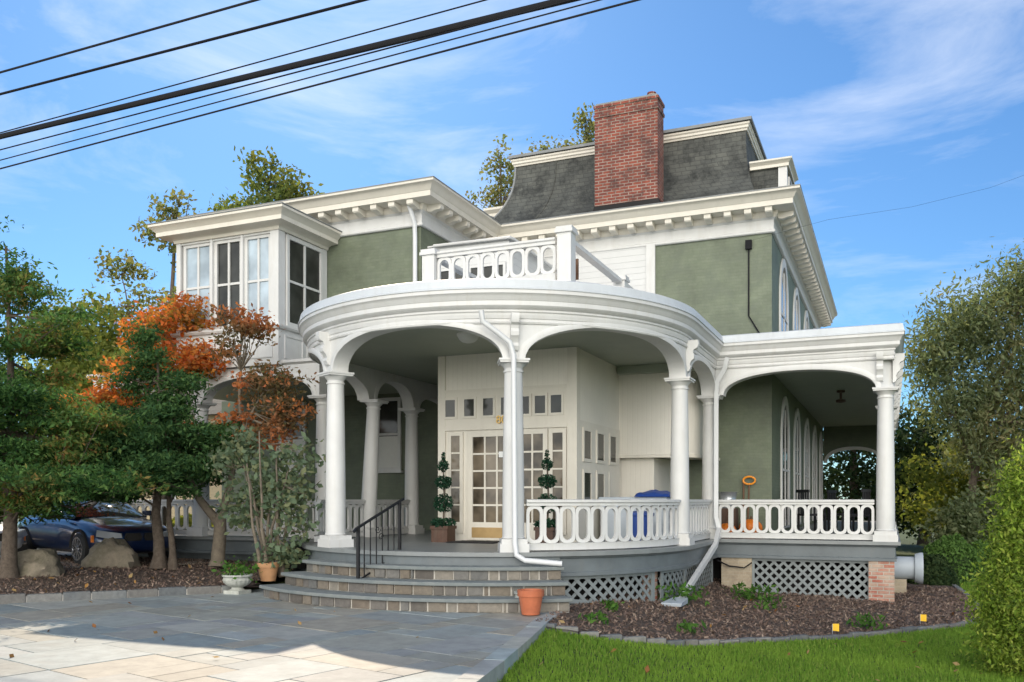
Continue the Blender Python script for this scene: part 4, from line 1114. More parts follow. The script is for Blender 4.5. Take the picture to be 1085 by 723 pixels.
# ================================================================== STEPS AND POTS
steps = empty('stone_steps', (-6.9, 12.0, 0), 'three curved bluestone steps with rubble stone risers up to the round porch', 'steps')
rpal = [(.15, .125, .10), (.18, .155, .125), (.135, .125, .115), (.13, .13, .125), (.22, .20, .17), (.10, .09, .08), (.16, .135, .105), (.155, .15, .14)]
for k, (ro_, a0, a1) in enumerate(((4.72, -33, 36), (4.38, -32, 36.5), (4.04, -31, 37))):
    z0, z1 = .2 * k, .2 * (k + 1)
    def sector(r0, r1, aa, ab, za, zb, mb, n=40, tint=None):
        O = arc(aa, ab, n, r1); I = arc(aa, ab, n, r0)[::-1]; L = O + I
        # quads per segment for clean shading
        rings = [[(O[i][0], O[i][1], za), (O[i][0], O[i][1], zb), (I[n - i][0], I[n - i][1], zb), (I[n - i][0], I[n - i][1], za)] for i in range(n + 1)]
        mb.rings(rings, tint=tint)
    tr = MB(); sector(2.9, ro_ + .03, a0 - .4, a1 + .4, z1 - .055, z1, tr)
    part('tread', tr, M['tread'], steps, 30, bevel=.01)
    ri = MB(); a = a0
    while a < a1 - .2:
        e = min(a + random.uniform(1.8, 4.6), a1)
        if a1 - e < 1.2: e = a1
        if random.random() < .10:
            e = min(a + random.uniform(.7, 1.1), a1)
        gp = .17
        o = random.uniform(-.022, .014)
        sector(ro_ - .12, ro_ - .015 + o, a + gp, e - gp, z0 + .006, z1 - .062, ri, 4, random.choice(rpal)); a = e
    # side faces
    r_ = part('riser', ri, M['block'], steps, 0, bevel=.008)
    mo = MB(); sector(2.95, ro_ - .045, a0 + .05, a1 - .05, z0 - .05, z1 - .055, mo); part('mortar_core', mo, M['mortar'], r_, 30)
land = MB()
O = arc(-36, 38, 40, CR + .22); I = arc(-36, 38, 40, 3.0)
rings = [[(O[i][0], O[i][1], .55), (O[i][0], O[i][1], .735), (I[i][0], I[i][1], .735), (I[i][0], I[i][1], .55)] for i in range(41)]
part('porch_riser', MB().rings(rings), M['grey'], house, 30)

hr = empty('handrail', (-7.4, 11.7, .2), 'black wrought iron handrail with plain balusters on the stone steps', 'handrail')
b0, b1 = Vector((-7.50, 11.55, .2)), Vector((-7.28, 12.42, .6))
t0, t1 = b0 + Vector((0, 0, .98)), b1 + Vector((0, 0, .98))
part('post', MB().box(b0.x - .022, b0.x + .022, b0.y - .022, b0.y + .022, b0.z, t0.z), M['iron'], hr, 0)
part('post', MB().box(b1.x - .022, b1.x + .022, b1.y - .022, b1.y + .022, b1.z, t1.z), M['iron'], hr, 0)
dirv = (t1 - t0).normalized()
part('top_rail', MB().tube([t0 - dirv * .10 - Vector((0, 0, .03)), t0 - dirv * .04, t0, t1, t1 + dirv * .1], .024, 4, square=True), M['iron'], hr, 0)
lo = Vector((0, 0, .16)); part('bottom_rail', MB().tube([b0 + lo, b1 + lo], .016, 4, square=True), M['iron'], hr, 0)
for i in range(1, 7):
    q = i / 7; p0 = b0.lerp(b1, q) + lo; p1 = t0.lerp(t1, q)
    part('baluster', MB().tube([p0, p1], .010, 4, square=True), M['iron'], hr, 0)
def scroll(cy, sgn):
    c = b0.lerp(b1, .5); out = []
    for i in range(22):
        a = i / 21 * 2.4 * PI; rr = .015 + .045 * (1 - i / 21)
        q = Vector((dirv.x, dirv.y, 0)).normalized() * (rr * math.cos(a)) + Vector((0, 0, rr * math.sin(a) * sgn))
        out.append(c + Vector((0, 0, .62 + cy)) + q + Vector((dirv.x, dirv.y, 0)).normalized() * (.035 * sgn))
    return out
part('scroll', MB().tube(scroll(.0, 1), .007, 5).tube(scroll(.12, -1), .007, 5), M['iron'], hr)

def urn(x, y, s, label, z=0, plant=True, n=200):
    t = empty('stone_urn', (x, y, z), label, 'urn', 'cast stone urns at the steps')
    part('base', MB().box(x - .19 * s, x + .19 * s, y - .19 * s, y + .19 * s, z, z + .07 * s).lathe((x, y, z), [(.16 * s, .07 * s), (.12 * s, .10 * s), (.115 * s, .135 * s)], 24), M['urn'], t, 30)
    rings = []
    for r, zz, fl in [(.12, .16, 0), (.2, .2, .0), (.255, .27, .05), (.275, .34, .05), (.27, .40, .0), (.285, .41, 0), (.30, .43, 0), (.30, .47, 0), (.26, .47, 0), (.25, .42, 0), (.02, .41, 0)]:
        rings.append([(x + r * s * (1 + fl * abs(math.cos(9 * a))) * math.cos(a), y + r * s * (1 + fl * abs(math.cos(9 * a))) * math.sin(a), z + zz * s * .82) for a in [2 * PI * j / 72 for j in range(72)]])
    part('bowl', MB().rings(rings), M['urn'], t, 30)
    if plant:
        C = rng.normal(size=(n, 3)) * np.array([.16, .16, .10]) * s + np.array([0, 0, .06]); T, B = leaf_vectors(n, .07, .6, .3)
        link('foliage', quads_mesh('foliage', C, T, B, M['lweed']), t, (x, y, z + .39 * s))
urn(-10.3, 12.12, .85, 'weathered white urn planter at the left end of the steps by the granite kerb', 0, True, 260)
urn(-4.80, 11.85, .72, 'weathered cast stone bowl partly hidden behind the orange flowerpot', 0, False)
def pot(x, y, z, r, h, mat, label, group='flowerpots at the steps'):
    t = empty('flowerpot', (x, y, z), label, 'flowerpot', group)
    part('body', MB().lathe((x, y, z), [(r * .68, 0), (r * .92, h * .74), (r * .9, h * .76)], 28), M[mat], t)
    part('rim', MB().lathe((x, y, z), [(r * .92, h * .74), (r, h * .75), (r * 1.02, h), (r * .9, h), (r * .86, h * .85), (.02, h * .84)], 28), M[mat], t)
    part('soil', MB().lathe((x, y, z), [(r * .85, h * .85), (r * .4, h * .88), (.01, h * .89)], 20), M['mulchbase'], t)
pot(-4.60, 11.42, 0.014, .185, .34, 'terracotta', 'bright orange terracotta flowerpot at the right end of the steps')
pot(-10.15, 12.75, .17, .19, .32, 'terracotta_pale', 'dull sandy terracotta flowerpot at the left end of the steps under the shrub')
cr = empty('basket_planter', (-10.3, 13.9, .3), 'black wire basket planter beside the left porch column', 'planter')
cb_ = MB()
for i in range(20):
    a = 2 * PI * i / 20; cb_.tube([(-10.3 + .22 * math.cos(a), 13.9 + .22 * math.sin(a), .3), (-10.3 + .28 * math.cos(a), 13.9 + .28 * math.sin(a), .75)], .008, 4)
for zz, rr in ((.32, .225), (.45, .24), (.6, .26), (.75, .28)): cb_.tube([(-10.3 + rr * math.cos(2 * PI * i / 24), 13.9 + rr * math.sin(2 * PI * i / 24), zz) for i in range(25)], .01, 5)
part('wire_cage', cb_, M['iron'], cr); part('liner', MB().lathe((-10.3, 13.9, .3), [(.2, 0.01), (.26, .4), (.01, .41)], 20), M['dark'], cr)
shrub_ball((-10.3, 13.9, .78), .2, 120, .07, 'lshrub', 'foliage', cr, .6)

# splash block and drum by the right bed
sb = MB(); xb, yb_ = -3.25, 14.5; zb = float(gz(np.array(xb), np.array(yb_))) + .07
sb.loops([(xb - .17, yb_ - .28, zb), (xb + .13, yb_ - .28, zb), (xb + .13, yb_ + .28, zb), (xb - .13, yb_ + .28, zb)], [(xb - .2, yb_ - .3, zb + .06), (xb + .16, yb_ - .3, zb + .06), (xb + .13, yb_ + .28, zb + .1), (xb - .13, yb_ + .28, zb + .1)])
tag(part('splash_block', sb, M['greybin'], None, 0, bevel=.01), 'grey plastic splash block under the slanting downspout', 'splash block')
dr_ = empty('drain_pipe', (.62, 20.6, .1), 'pale grey wide pipe with a flared end lying beside the brick pier', 'pipe')
def ringy(x, r): return [(x, 20.6 + r * math.cos(2 * PI * j / 24), .16 + r * math.sin(2 * PI * j / 24)) for j in range(24)]
part('barrel', MB().rings([ringy(-.3, .24), ringy(.45, .24), ringy(.46, .3), ringy(.56, .33), ringy(.62, .33), ringy(.60, .27), ringy(.4, .2), ringy(-.25, .2)], caps=(True, True)), M['greybin'], dr_)
part('support', MB().box(.0, .3, 20.4, 20.8, -.45, -.07), M['tanpier'], dr_, 0)

# ================================================================== BOULDERS
def boulder(c, s, seed, label):
    mb = MB(); n, m = 28, 20; rings = []
    for i in range(m + 1):
        ph = PI * i / m; r = []
        for j in range(n):
            a = 2 * PI * j / n; d = Vector((math.sin(ph) * math.cos(a), math.sin(ph) * math.sin(a), -math.cos(ph)))
            k = 1 + .34 * mnoise.noise(d * 1.6 + Vector((seed, 0, 0))) + .16 * mnoise.noise(d * 3.1 + Vector((0, seed, 0))) + .06 * mnoise.noise(d * 7)
            # flatten into facets
            r.append((c[0] + d.x * s[0] * k, c[1] + d.y * s[1] * k, c[2] + max(-.15, d.z * s[2] * k)))
        rings.append(r)
    tag(part('boulder', mb.rings(rings), M['boulder'], None, 50), label, 'boulder', 'boulders under the trees')
boulder((-14.38, 11.45, .22), (.56, .42, .46), 3.1, 'low brown boulder behind the kerb nearest the left tree trunk')
boulder((-14.5, 13.35, .28), (.62, .45, .56), 8.7, 'pale domed boulder in front of the blue car wheel')

# ================================================================== CARS
def car(label, paintkey, plate, loc, rz, full=True):
    t = empty('parked_car', (0, 0, 0), label, 'car')
    st = [  # x, zbottom, half width low, half width shoulder, shoulder z, top half width, top z (hood/deck line)
        (2.36, .34, .50, .56, .56, .42, .64), (2.28, .25, .70, .74, .60, .60, .72), (2.05, .20, .82, .86, .66, .72, .82), (1.60, .19, .86, .91, .72, .78, .91),
        (1.0, .19, .86, .91, .78, .80, .98), (.5, .19, .86, .90, .82, .80, 1.0), (-.4, .19, .86, .90, .84, .80, 1.0), (-1.2, .20, .86, .91, .86, .80, 1.01), (-1.9, .24, .82, .88, .86, .74, 1.02), (-2.3, .34, .68, .74, .80, .6, .96)]
    rings = []
    for x, zb, wl, ws, zs, wt, zt in st:
        h = [(0, zb), (wl * .7, zb), (wl, zb + .08), (ws, (zb + zs) / 2), (ws * .985, zs), (wt, zt - .03), (wt * .55, zt), (0, zt + .015)]
        rings.append([(x, y, z) for y, z in h] + [(x, -y, z) for y, z in h[-2:0:-1]])
    body = part('body', MB().rings(rings), M[paintkey], t, 60)
    m = body.modifiers.new('sub', 'SUBSURF'); m.levels = 2; m.render_levels = 2
    cab = [(1.0, .79, .98, .78, .985), (.62, .78, .98, .72, 1.18), (.15, .78, .98, .64, 1.38), (-.4, .78, .98, .62, 1.43), (-1.0, .78, .98, .60, 1.38), (-1.5, .77, .98, .62, 1.18), (-1.85, .74, .98, .72, 1.0)]
    rings = []
    for x, wb, zb, wt, zt in cab:
        h = [(0, zb - .03), (wb, zb - .03), (wb, zb), (wt, zt - .05 * (zt > 1.05)), (wt * .8, zt), (0, zt + .01)]
        rings.append([(x, y, z) for y, z in h] + [(x, -y, z) for y, z in h[-2:0:-1]])
    part('windscreen', MB().rings(rings), M['windscreen'], t, 40)
    part('roof', MB().rings([[(x, y, z) for y, z in ((-.56, zz), (.56, zz), (.5, zz + .035), (-.5, zz + .035))] for x, zz in ((.12, 1.365), (-.4, 1.425), (-1.0, 1.375))]), M[paintkey], t, 50)
    for sy in (-1, 1):
        for sx, nm in ((1.42, 'wheel'), (-1.4, 'wheel')):
            w = part(nm, MB().rings([[(sx + r * math.cos(2 * PI * j / 28), sy * y, .33 + r * math.sin(2 * PI * j / 28)) for j in range(28)] for r, y in ((.2, .72), (.325, .73), (.335, .80), (.325, .90), (.25, .925), (.2, .90))]), M['rubber'], t, 40)
            sp = MB()
            for k in range(10):
                a = 2 * PI * k / 10 + .1; c_, s_ = math.cos(a), math.sin(a)
                u = Vector((c_, 0, s_)); v = Vector((-s_, 0, c_))
                o = Vector((sx, sy * .905, .33))
                sp.obox(o + u * .05 - v * .018, u, v, Vector((0, sy, 0)), .17, .036, .02)
            sp.rings([[(sx + r * math.cos(2 * PI * j / 28), sy * y, .33 + r * math.sin(2 * PI * j / 28)) for j in range(28)] for r, y in ((.21, .905), (.245, .905), (.245, .93), (.215, .93), (.21, .905))], caps=(False, False))
            sp.lathe((sx, sy * .92, .33), [(.055, -.0), (.05, .0)], 12) if False else None
            sp.rings([[(sx + r * math.cos(2 * PI * j / 14), sy * y, .33 + r * math.sin(2 * PI * j / 14)) for j in range(14)] for r, y in ((.065, .90), (.06, .932), (.02, .935))])
            part('rim', sp, M['chrome'], w, 30)
            part('wheel_arch', MB().rings([[(sx + r * math.cos(PI * j / 16), sy * y, .34 + r * math.sin(PI * j / 16)) for j in range(17)] for r, y in ((.34, .80), (.40, .80), (.40, .919), (.385, .925), (.34, .905), (.34, .8))], closed=True), M['dark'], t, 30)
        hl = [(2.10, .855 * .98, .60), (2.28, .66, .56), (2.36, .42, .57), (2.33, .43, .66), (2.26, .62, .69), (2.06, .80, .73)]
        part('headlight', MB().loops([(x - .03, sy * (y - .03), z) for x, y, z in hl], [(x + .05, sy * (y + .03), z) for x, y, z in hl]), M['headglass'], t, 30)
        gl = [(2.32, .06, .50), (2.32, .34, .50), (2.32, .38, .58), (2.30, .34, .66), (2.30, .06, .66), (2.32, .03, .58)]
        part('grille', MB().loops([(x, sy * y, z) for x, y, z in gl], [(x + .09, sy * y, z) for x, y, z in gl]), M['dark'], t, 30)
        part('air_intake', MB().loops([(2.25, sy * .3, .26), (2.12, sy * .78, .28), (2.14, sy * .78, .42), (2.30, sy * .34, .40)], [(2.36, sy * .3, .26), (2.2, sy * .84, .28), (2.2, sy * .84, .42), (2.40, sy * .34, .40)]), M['dark'], t, 0)
        part('mirror', MB().box(.55, .72, sy * .90 if sy > 0 else -1.06, 1.06 if sy > 0 else -.90, .98, 1.1), M[paintkey], t, 0, bevel=.03)
        part('marker_lamp', MB().box(1.94, 2.0, sy * .86 - .02, sy * .86 + .02, .48, .62), M['pumpkin'], t, 0)
    if plate: part('number_plate', MB().box(2.37, 2.43, -.16, .16, .36, .53), M['platec'], t, 0)
    t.location = loc; t.rotation_euler = (0, 0, rz); return t
yaw = R(23.15); fwv = Vector((-math.sin(yaw), math.cos(yaw))); rtv = Vector((math.cos(yaw), math.sin(yaw)))
hd = rtv * .76 - fwv * .65; rzc = math.atan2(hd.y, hd.x); rh = Vector((hd.y, -hd.x))
wheelp = Vector((-15.45, 13.35)); cpos = wheelp - hd * 1.42 - rh * .88
car('dark blue sedan parked behind the domed boulder', 'bluecar', False, (cpos.x, cpos.y, .26), rzc)
c2 = cpos + rh * 2.3 - hd * 1.9
car('silver car with an orange number plate behind the leftmost tree trunk', 'silvercar', True, (c2.x, c2.y, .26), rzc)

# ================================================================== TREES AND SHRUBS
def crown_pts(blobs, ncl, per, spread, flat=.7, shell=.45):
    w = np.array([b[1][0] * b[1][1] * b[1][2] for b in blobs]); w = w ** .6; w /= w.sum()
    idx = rng.choice(len(blobs), ncl, p=w)
    d = unit(rng.normal(size=(ncl, 3))) * (rng.random((ncl, 1)) ** shell)
    cc = np.array([blobs[i][0] for i in idx]) + d * np.array([blobs[i][1] for i in idx])
    n = rng.poisson(per, ncl); C = np.repeat(cc, n, axis=0) + rng.normal(size=(n.sum(), 3)) * spread * np.array([1, 1, flat])
    return C, cc

def tree(name, base, trunks, blobs, ncl, per, spread, size, leaf, bark, label, cat='tree', group=None, aspect=.5, flat=.7, up=.5, droop=0, branches=40, shell=.45, br=.02, hang=0):
    base = Vector(base); t = empty(name, base, label, cat, group)
    C, cc = crown_pts([(Vector(b[0]) + base, b[1]) for b in blobs], ncl, per, spread, flat, shell)
    tm = MB(); nodes = []
    for pts, r0, r1 in trunks:
        P = [base + Vector(p) for p in pts]
        # smooth resample
        Q = []
        for i in range(len(P) - 1):
            for k in range(4):
                u = k / 4; q = P[i].lerp(P[i + 1], u)
                if 0 < i or k > 0: q = q + Vector((mnoise.noise(q * 1.7), mnoise.noise(q * 1.7 + Vector((9, 0, 0))), 0)) * .05
                Q.append(q)
        Q.append(P[-1])
        rr = [r0 + (r1 - r0) * (i / (len(Q) - 1)) ** .8 for i in range(len(Q))]
        if pts[0][2] <= .3: rr[0] = r0 * 1.35
        tm.tube(Q, rr, 10); nodes += [(q, r) for q, r in zip(Q[len(Q) // 3:], rr[len(Q) // 3:])]
    for i in rng.choice(len(cc), min(branches, len(cc)), replace=False):
        tgt = Vector(cc[i]); lowd = [(q, r) for q, r in nodes if q.z < tgt.z + .2] or nodes
        q, r = min(lowd, key=lambda a: (a[0] - tgt).length + .3 * abs(a[0].z - tgt.z))
        mid = q.lerp(tgt, .5) + Vector((0, 0, -.08 * (tgt - q).length)) + Vector(rng.normal(size=3) * .05 * (tgt - q).length)
        tm.tube([q, mid, tgt], [min(r * .6, br), min(r * .6, br) * .6, br * .2], 5)
    part('trunk', tm, M[bark], t, 60)
    T, B = leaf_vectors(len(C), size, aspect, up, droop)
    if hang: C = C + np.array([0, 0, -1.0]) * (rng.random((len(C), 1)) * hang)
    b = np.array(base)
    link('crown', quads_mesh('crown', C - b, T, B, M[leaf]), t, base)
    return t

# conical hinoki at the far left: flat sprays in layers
def cone_blobs(h0, h1, r0, n, off=(0, 0)):
    out = []
    for i in range(n):
        u = i / (n - 1); z = h0 + (h1 - h0) * u; r = r0 * (1 - u) ** .8 + .16
        k = max(2, int(5 * (1 - u) + 1))
        for j in range(k):
            a = rng.uniform(0, 2 * PI) ; rr = r * rng.uniform(.35, .95); q = rng.uniform(.3, .6)
            out.append(((off[0] * u + rr * math.cos(a), off[1] * u + rr * math.sin(a), z + rng.uniform(-.25, .3)), (r * q, r * q, rng.uniform(.14, .34))))
    return out
tree('hinoki_cypress', (-14.35, 10.9, .18), [([(0, 0, 0), (.05, 0, 1.2), (.0, .1, 2.6), (-.1, .1, 4.3), (-.05, 0, 5.9)], .15, .02), ([(.05, 0, .9), (-.25, .1, 2.0), (-.4, .2, 3.4)], .08, .03), ([(0, 0, .95), (.55, -.15, 1.3), (1.1, -.2, 1.32)], .028, .008), ([(0, 0, 1.2), (-.5, -.2, 1.5), (-1.0, -.3, 1.45)], .028, .008), ([(0, .05, 1.35), (.7, -.1, 1.7), (1.5, -.3, 1.6)], .03, .008)],
     cone_blobs(1.5, 6.0, 2.1, 16) + [((.9, -.3, 1.35), (.5, .4, .18)), ((-.8, -.2, 1.3), (.5, .4, .16)), ((1.5, -.1, 1.5), (.4, .4, .16)), ((.3, -.6, 1.4), (.4, .4, .15))], 1750, 46, .15, .088, 'lhinoki', 'bark', 'large layered green cypress at the far left with an orange tinged crown', 'tree', 'cypresses in the left bed',   .38, .34, .8, 0, 170, .4, .03)
tree('hinoki_cypress', (-13.15, 13.2, .25), [([(0, 0, 0), (-.08, .05, 1.1), (.05, 0, 2.4), (-.02, 0, 4.1)], .13, .02), ([(.32, .05, 0), (.27, 0, 1.3), (.2, 0, 2.9)], .075, .02), ([(0, 0, 1.2), (-.5, -.2, 1.55), (-.95, -.2, 1.5)], .025, .007), ([(.3, 0, 1.3), (.7, -.2, 1.6), (1.05, -.25, 1.55)], .022, .007)],
     cone_blobs(1.75, 4.75, 1.5, 12, (-.25, 0)) + [((-.8, -.2, 1.5), (.4, .4, .15)), ((.8, -.2, 1.55), (.35, .3, .15))], 1250, 46, .14, .088, 'lhinoki2', 'bark', 'dark green cypress with twin trunks in front of the blue car', 'tree', 'cypresses in the left bed', .38, .34, .8, 0, 140, .4, .03)
# maples
tree('japanese_maple', (-12.35, 13.95, .27), [([(0, 0, 0), (.02, 0, .55), (.05, 0, 1.0)], .145, .12), ([(.03, 0, .85), (-.45, -.1, 1.45), (-.95, -.1, 2.3), (-1.05, 0, 3.4)], .10, .03), ([(.05, 0, .9), (.32, 0, 1.6), (.45, .1, 2.6), (.5, .1, 3.9)], .10, .025), ([(.42, .05, 2.3), (.95, -.2, 2.9), (1.4, -.3, 3.4)], .04, .012)],
     [((.75, 0, 4.75), (.65, .55, .40)), ((.25, -.1, 4.3), (.5, .4, .25)), ((1.35, -.2, 3.55), (.85, .6, .36)), ((.8, .0, 2.95), (.7, .6, .3)), ((1.85, -.2, 3.0), (.6, .5, .3)), ((1.3, -.2, 2.55), (.6, .5, .25))],
     190, 30, .12, .085, 'lbronze', 'barkgrey', 'forked maple with bronze and orange leaves in front of the left porch', 'tree', 'maples in the left bed', .55, .5, .8, 0, 60, .55)
tree('japanese_maple', (-15.5, 15.6, .3), [([(0, 0, 0), (.1, 0, 1.0), (.3, -.1, 2.6), (.9, -.1, 4.6)], .12, .03), ([(.1, 0, 1.0), (-.3, 0, 2.8), (-.4, 0, 4.7)], .08, .03)],
     [((1.15, -.3, 5.25), (.8, .8, .55)), ((-.1, -.1, 5.15), (.8, .8, .5)), ((.6, -.4, 4.3), (1.5, .8, .5)), ((1.75, -.5, 4.3), (.6, .5, .4)), ((-1.3, -.5, 3.6), (1.2, .6, .7)), ((-.2, -.5, 2.9), (1.6, .6, .6))],
     480, 32, .15, .11, 'lmaple', 'barkgrey', 'bright orange maple rising behind the two cypresses', 'tree', 'maples in the left bed', .6, .5, .8, 0, 60, .5)
# multi-stemmed grey-green shrub by the steps
stems = []
for i in range(9):
    a = rng.uniform(0, 2 * PI); l = rng.uniform(.35, 1.0); x0, y0 = rng.normal() * .14, rng.normal() * .12
    stems.append(([(x0, y0, 0), (x0 + .3 * l * math.cos(a), y0 + .3 * l * math.sin(a), .9), (x0 + .8 * l * math.cos(a), y0 + .6 * l * math.sin(a), rng.uniform(1.7, 2.6))], .045, .012))
tree('shrub', (-10.28, 13.0, .22), stems, [((-.75, 0, 2.25), (.6, .45, .42)), ((.1, 0, 1.75), (.85, .5, .65)), ((.55, -.1, 1.2), (.5, .4, .6)), ((-.55, -.1, 1.3), (.6, .4, .45)), ((.35, -.1, .45), (.4, .3, .3)), ((.7, 0, 2.1), (.4, .4, .35))],
     260, 10, .13, .115, 'lshrub', 'barkgrey', 'loose grey green shrub with several stems beside the steps', 'shrub', None, .6, .8, .3, 0, 80, .6, .012)
# background trees
tree('broadleaf_tree', (-23.0, 22.9, 0), [([(0, 0, 0), (.2, 0, 3), (.6, 0, 6), (.9, 0, 10.4)], .22, .05), ([(.4, 0, 5), (-.9, 0, 7.2), (-1.5, 0, 9.4)], .06, .015), ([(.5, 0, 5.5), (1.3, 0, 8), (1.4, 0, 10)], .06, .015)],
     [((.3, 0, 10.6), (1.0, .8, .6)), ((1.1, 0, 11.3), (.8, .8, .7)), ((-1.4, 0, 9.6), (1.1, .8, .6)), ((1.5, 0, 9.8), (.9, .8, .8)), ((-.6, 0, 8.4), (1.5, 1, .7)), ((1.5, 0, 8.0), (.9, .8, .9)), ((-2.0, 0, 8.2), (.8, .7, .5)), ((0, 0, 7.2), (1.6, 1, .8))],
     270, 13, .17, .16, 'lsparse', 'bark', 'thin airy tree with olive leaves behind the sunroom', 'tree', 'trees behind the house', .6, .7, .3, 0, 110, .6, .03)
tree('broadleaf_tree', (-20.9, 25.9, 0), [([(0, 0, 0), (0, 0, 5), (.2, 0, 9.5), (.3, 0, 13)], .3, .05)],
     [((.3, 0, 13.1), (1.1, 1.2, .9)), ((1.4, 0, 12.3), (1.1, 1, .7)), ((-1.0, 0, 12.1), (1.2, 1, .6)), ((.2, 0, 11.5), (2.1, 1.3, .9))],
     230, 20, .22, .17, 'lbg', 'bark', 'rounded green tree top showing above the left wing roof', 'tree', 'trees behind the house', .6, .7, .3, 0, 60, .5, .03)
tree('broadleaf_tree', (-23.5, 20.5, 0), [([(0, 0, 0), (0, 0, 3), (0, 0, 6)], .3, .08)],
     [((0, 0, 6.6), (1.7, 1.5, 1.5)), ((1.2, -.5, 5.2), (1.6, 1.4, 1.3)), ((-1, 0, 4.6), (2, 1.6, 1.6))],
     420, 24, .26, .18, 'lyellow', 'bark', 'dense yellow green tree behind the cypress at the far left', 'tree', 'trees behind the house', .6, .8, .4, 0, 40, .4, .03)
for (x, y, h, blobs, n, lab) in ((-18.2, 41.1, 19.5, [((-.1, 0, 18.9), (1.2, 1.0, .9)), ((.6, 0, 17.6), (1.2, 1, 1.0)), ((-.6, 0, 16.7), (.9, 1, 1.0)), ((.3, 0, 15.6), (1.2, 1, 1.0))], 95, 'wispy tree top left of the mansard roof'),
                                 (-15.9, 42.1, 19.5, [((0, 0, 19.3), (1.1, .9, .55)), ((.9, 0, 19.0), (.8, .8, .5))], 45, 'low wispy tree top just above the left end of the mansard roof'),
                                 (-14.2, 42.8, 21, [((0, 0, 20.7), (.4, .5, .8)), ((.2, 0, 19.6), (.65, .6, .8))], 45, 'narrow tree top just left of the brick chimney')):
    tree('broadleaf_tree', (x, y, 0), [([(0, 0, 0), (.1, 0, h * .5), (0, 0, h * .95)], .3, .04)], blobs, n, 16, .26, .2, 'lsparse', 'bark', lab, 'tree', 'trees behind the house', .55, .8, .3, 0, 60, .55, .03)
# right hand trees and shrubs
rb = [((0, 0, 7.6), (1.7, 1.6, 1.2)), ((1.9, 0, 8.7), (1.5, 1.5, 1.2)), ((3.6, 0, 10.2), (1.5, 1.5, 1.2)), ((-1.0, 0, 6.6), (1.1, 1.2, .9)), ((2.4, 0, 6.6), (2.4, 1.7, 1.5)), ((0.2, 0, 5.2), (1.9, 1.5, 1.1)), ((3.4, 0, 4.6), (2.2, 1.6, 1.3)), ((1, 0, 3.7), (1.9, 1.4, .9)), ((4.8, 0, 8.0), (1.8, 1.5, 1.8))]
tree('willow_oak', (2.3, 31.6, -.3), [([(0, 0, 0), (.1, 0, 2.5), (.6, 0, 5), (1.4, 0, 8)], .17, .04), ([(.2, 0, 2.6), (-.4, 0, 4.6), (-.6, 0, 6.6)], .09, .02), ([(.5, 0, 4), (2.4, 0, 6), (3.6, 0, 9)], .1, .02)],
     rb, 2300, 30, .28, .17, 'lwillow', 'bark', 'tall airy tree with fine drooping leaves to the right of the house', 'tree', 'trees right of the house', .32, .9, .2, .9, 160, .55, .03, .5)
tree('bushy_tree', (4.6, 36, -.3), [([(0, 0, 0), (0, 0, 2), (0, 0, 4)], .25, .08)], [((0, 0, 3.0), (3.2, 2, 1.8)), ((-2.6, 0, 2.2), (2, 1.6, 1.7)), ((2, 0, 2.8), (2.6, 2, 2)), ((-1, 0, 1.2), (3.4, 1.6, 1.2))],
     620, 24, .28, .19, 'lyellow', 'bark', 'wide yellow green bush beneath the tall right hand tree', 'bush', 'trees right of the house', .6, .8, .4, 0, 40, .4)
tree('bushy_tree', (1.3, 41, -.3), [([(0, 0, 0), (0, 0, 3), (0, 0, 5)], .25, .08)], [((0, 0, 4.2), (1.4, 1.6, 1.3)), ((0, 0, 2.4), (2.4, 1.6, 1.8))],
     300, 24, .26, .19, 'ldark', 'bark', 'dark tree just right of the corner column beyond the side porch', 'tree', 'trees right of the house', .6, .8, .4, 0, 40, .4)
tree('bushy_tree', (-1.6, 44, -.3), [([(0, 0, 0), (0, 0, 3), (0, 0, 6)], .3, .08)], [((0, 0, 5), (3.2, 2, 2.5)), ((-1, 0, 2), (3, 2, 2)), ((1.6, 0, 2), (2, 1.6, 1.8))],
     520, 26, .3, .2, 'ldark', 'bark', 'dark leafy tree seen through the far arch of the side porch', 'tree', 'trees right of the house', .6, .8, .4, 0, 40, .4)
tree('bushy_tree', (3.0, 29.0, -.4), [([(0, 0, 0), (0, 0, .8), (0, 0, 1.6)], .1, .04)], [((0, 0, 1.5), (1.5, 1.2, 1.0)), ((-1.2, 0, 1.0), (1, .9, .8)), ((1.4, 0, 1.3), (1.3, 1, 1.0)), ((.6, 0, 2.5), (.9, .8, .7))],
     420, 22, .2, .14, 'lwillow', 'bark', 'olive bush in front of the tall right hand tree behind the clipped shrubs', 'bush', 'trees right of the house', .5, .8, .4, 0, 40, .4)
def mound(c, r, n, size, leaf, label, name='clipped_shrub', group='shrubs beyond the right bed'):
    t = empty(name, c, label, 'shrub', group); b = np.array(c)
    d = unit(rng.normal(size=(n, 3))); d[:, 2] = np.abs(d[:, 2])
    k = np.array([1 + .14 * mnoise.noise(Vector(q) * 2.3 + Vector((c[0], 0, 0))) for q in d])[:, None]
    C = d * np.array(r) * k * (.86 + .14 * rng.random((n, 1)) ** .5)
    T, B = leaf_vectors(n, size, .55, .3)
    link('foliage', quads_mesh('foliage', C, T, B, M[leaf]), t, c)
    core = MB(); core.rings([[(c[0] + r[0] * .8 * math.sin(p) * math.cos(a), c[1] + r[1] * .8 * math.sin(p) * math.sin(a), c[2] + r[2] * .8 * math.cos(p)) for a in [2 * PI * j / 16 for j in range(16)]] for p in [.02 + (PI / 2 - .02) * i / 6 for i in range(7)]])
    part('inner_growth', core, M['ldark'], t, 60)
mound((1.35, 24.5, -.45), (.8, .8, 1.15), 5200, .075, 'lmound', 'dark round clipped shrub right of the grey pipe')
mound((2.2, 25.6, -.45), (.75, .8, .95), 4800, .075, 'lmound', 'lighter green clipped shrub beside the sunlit grass strip')
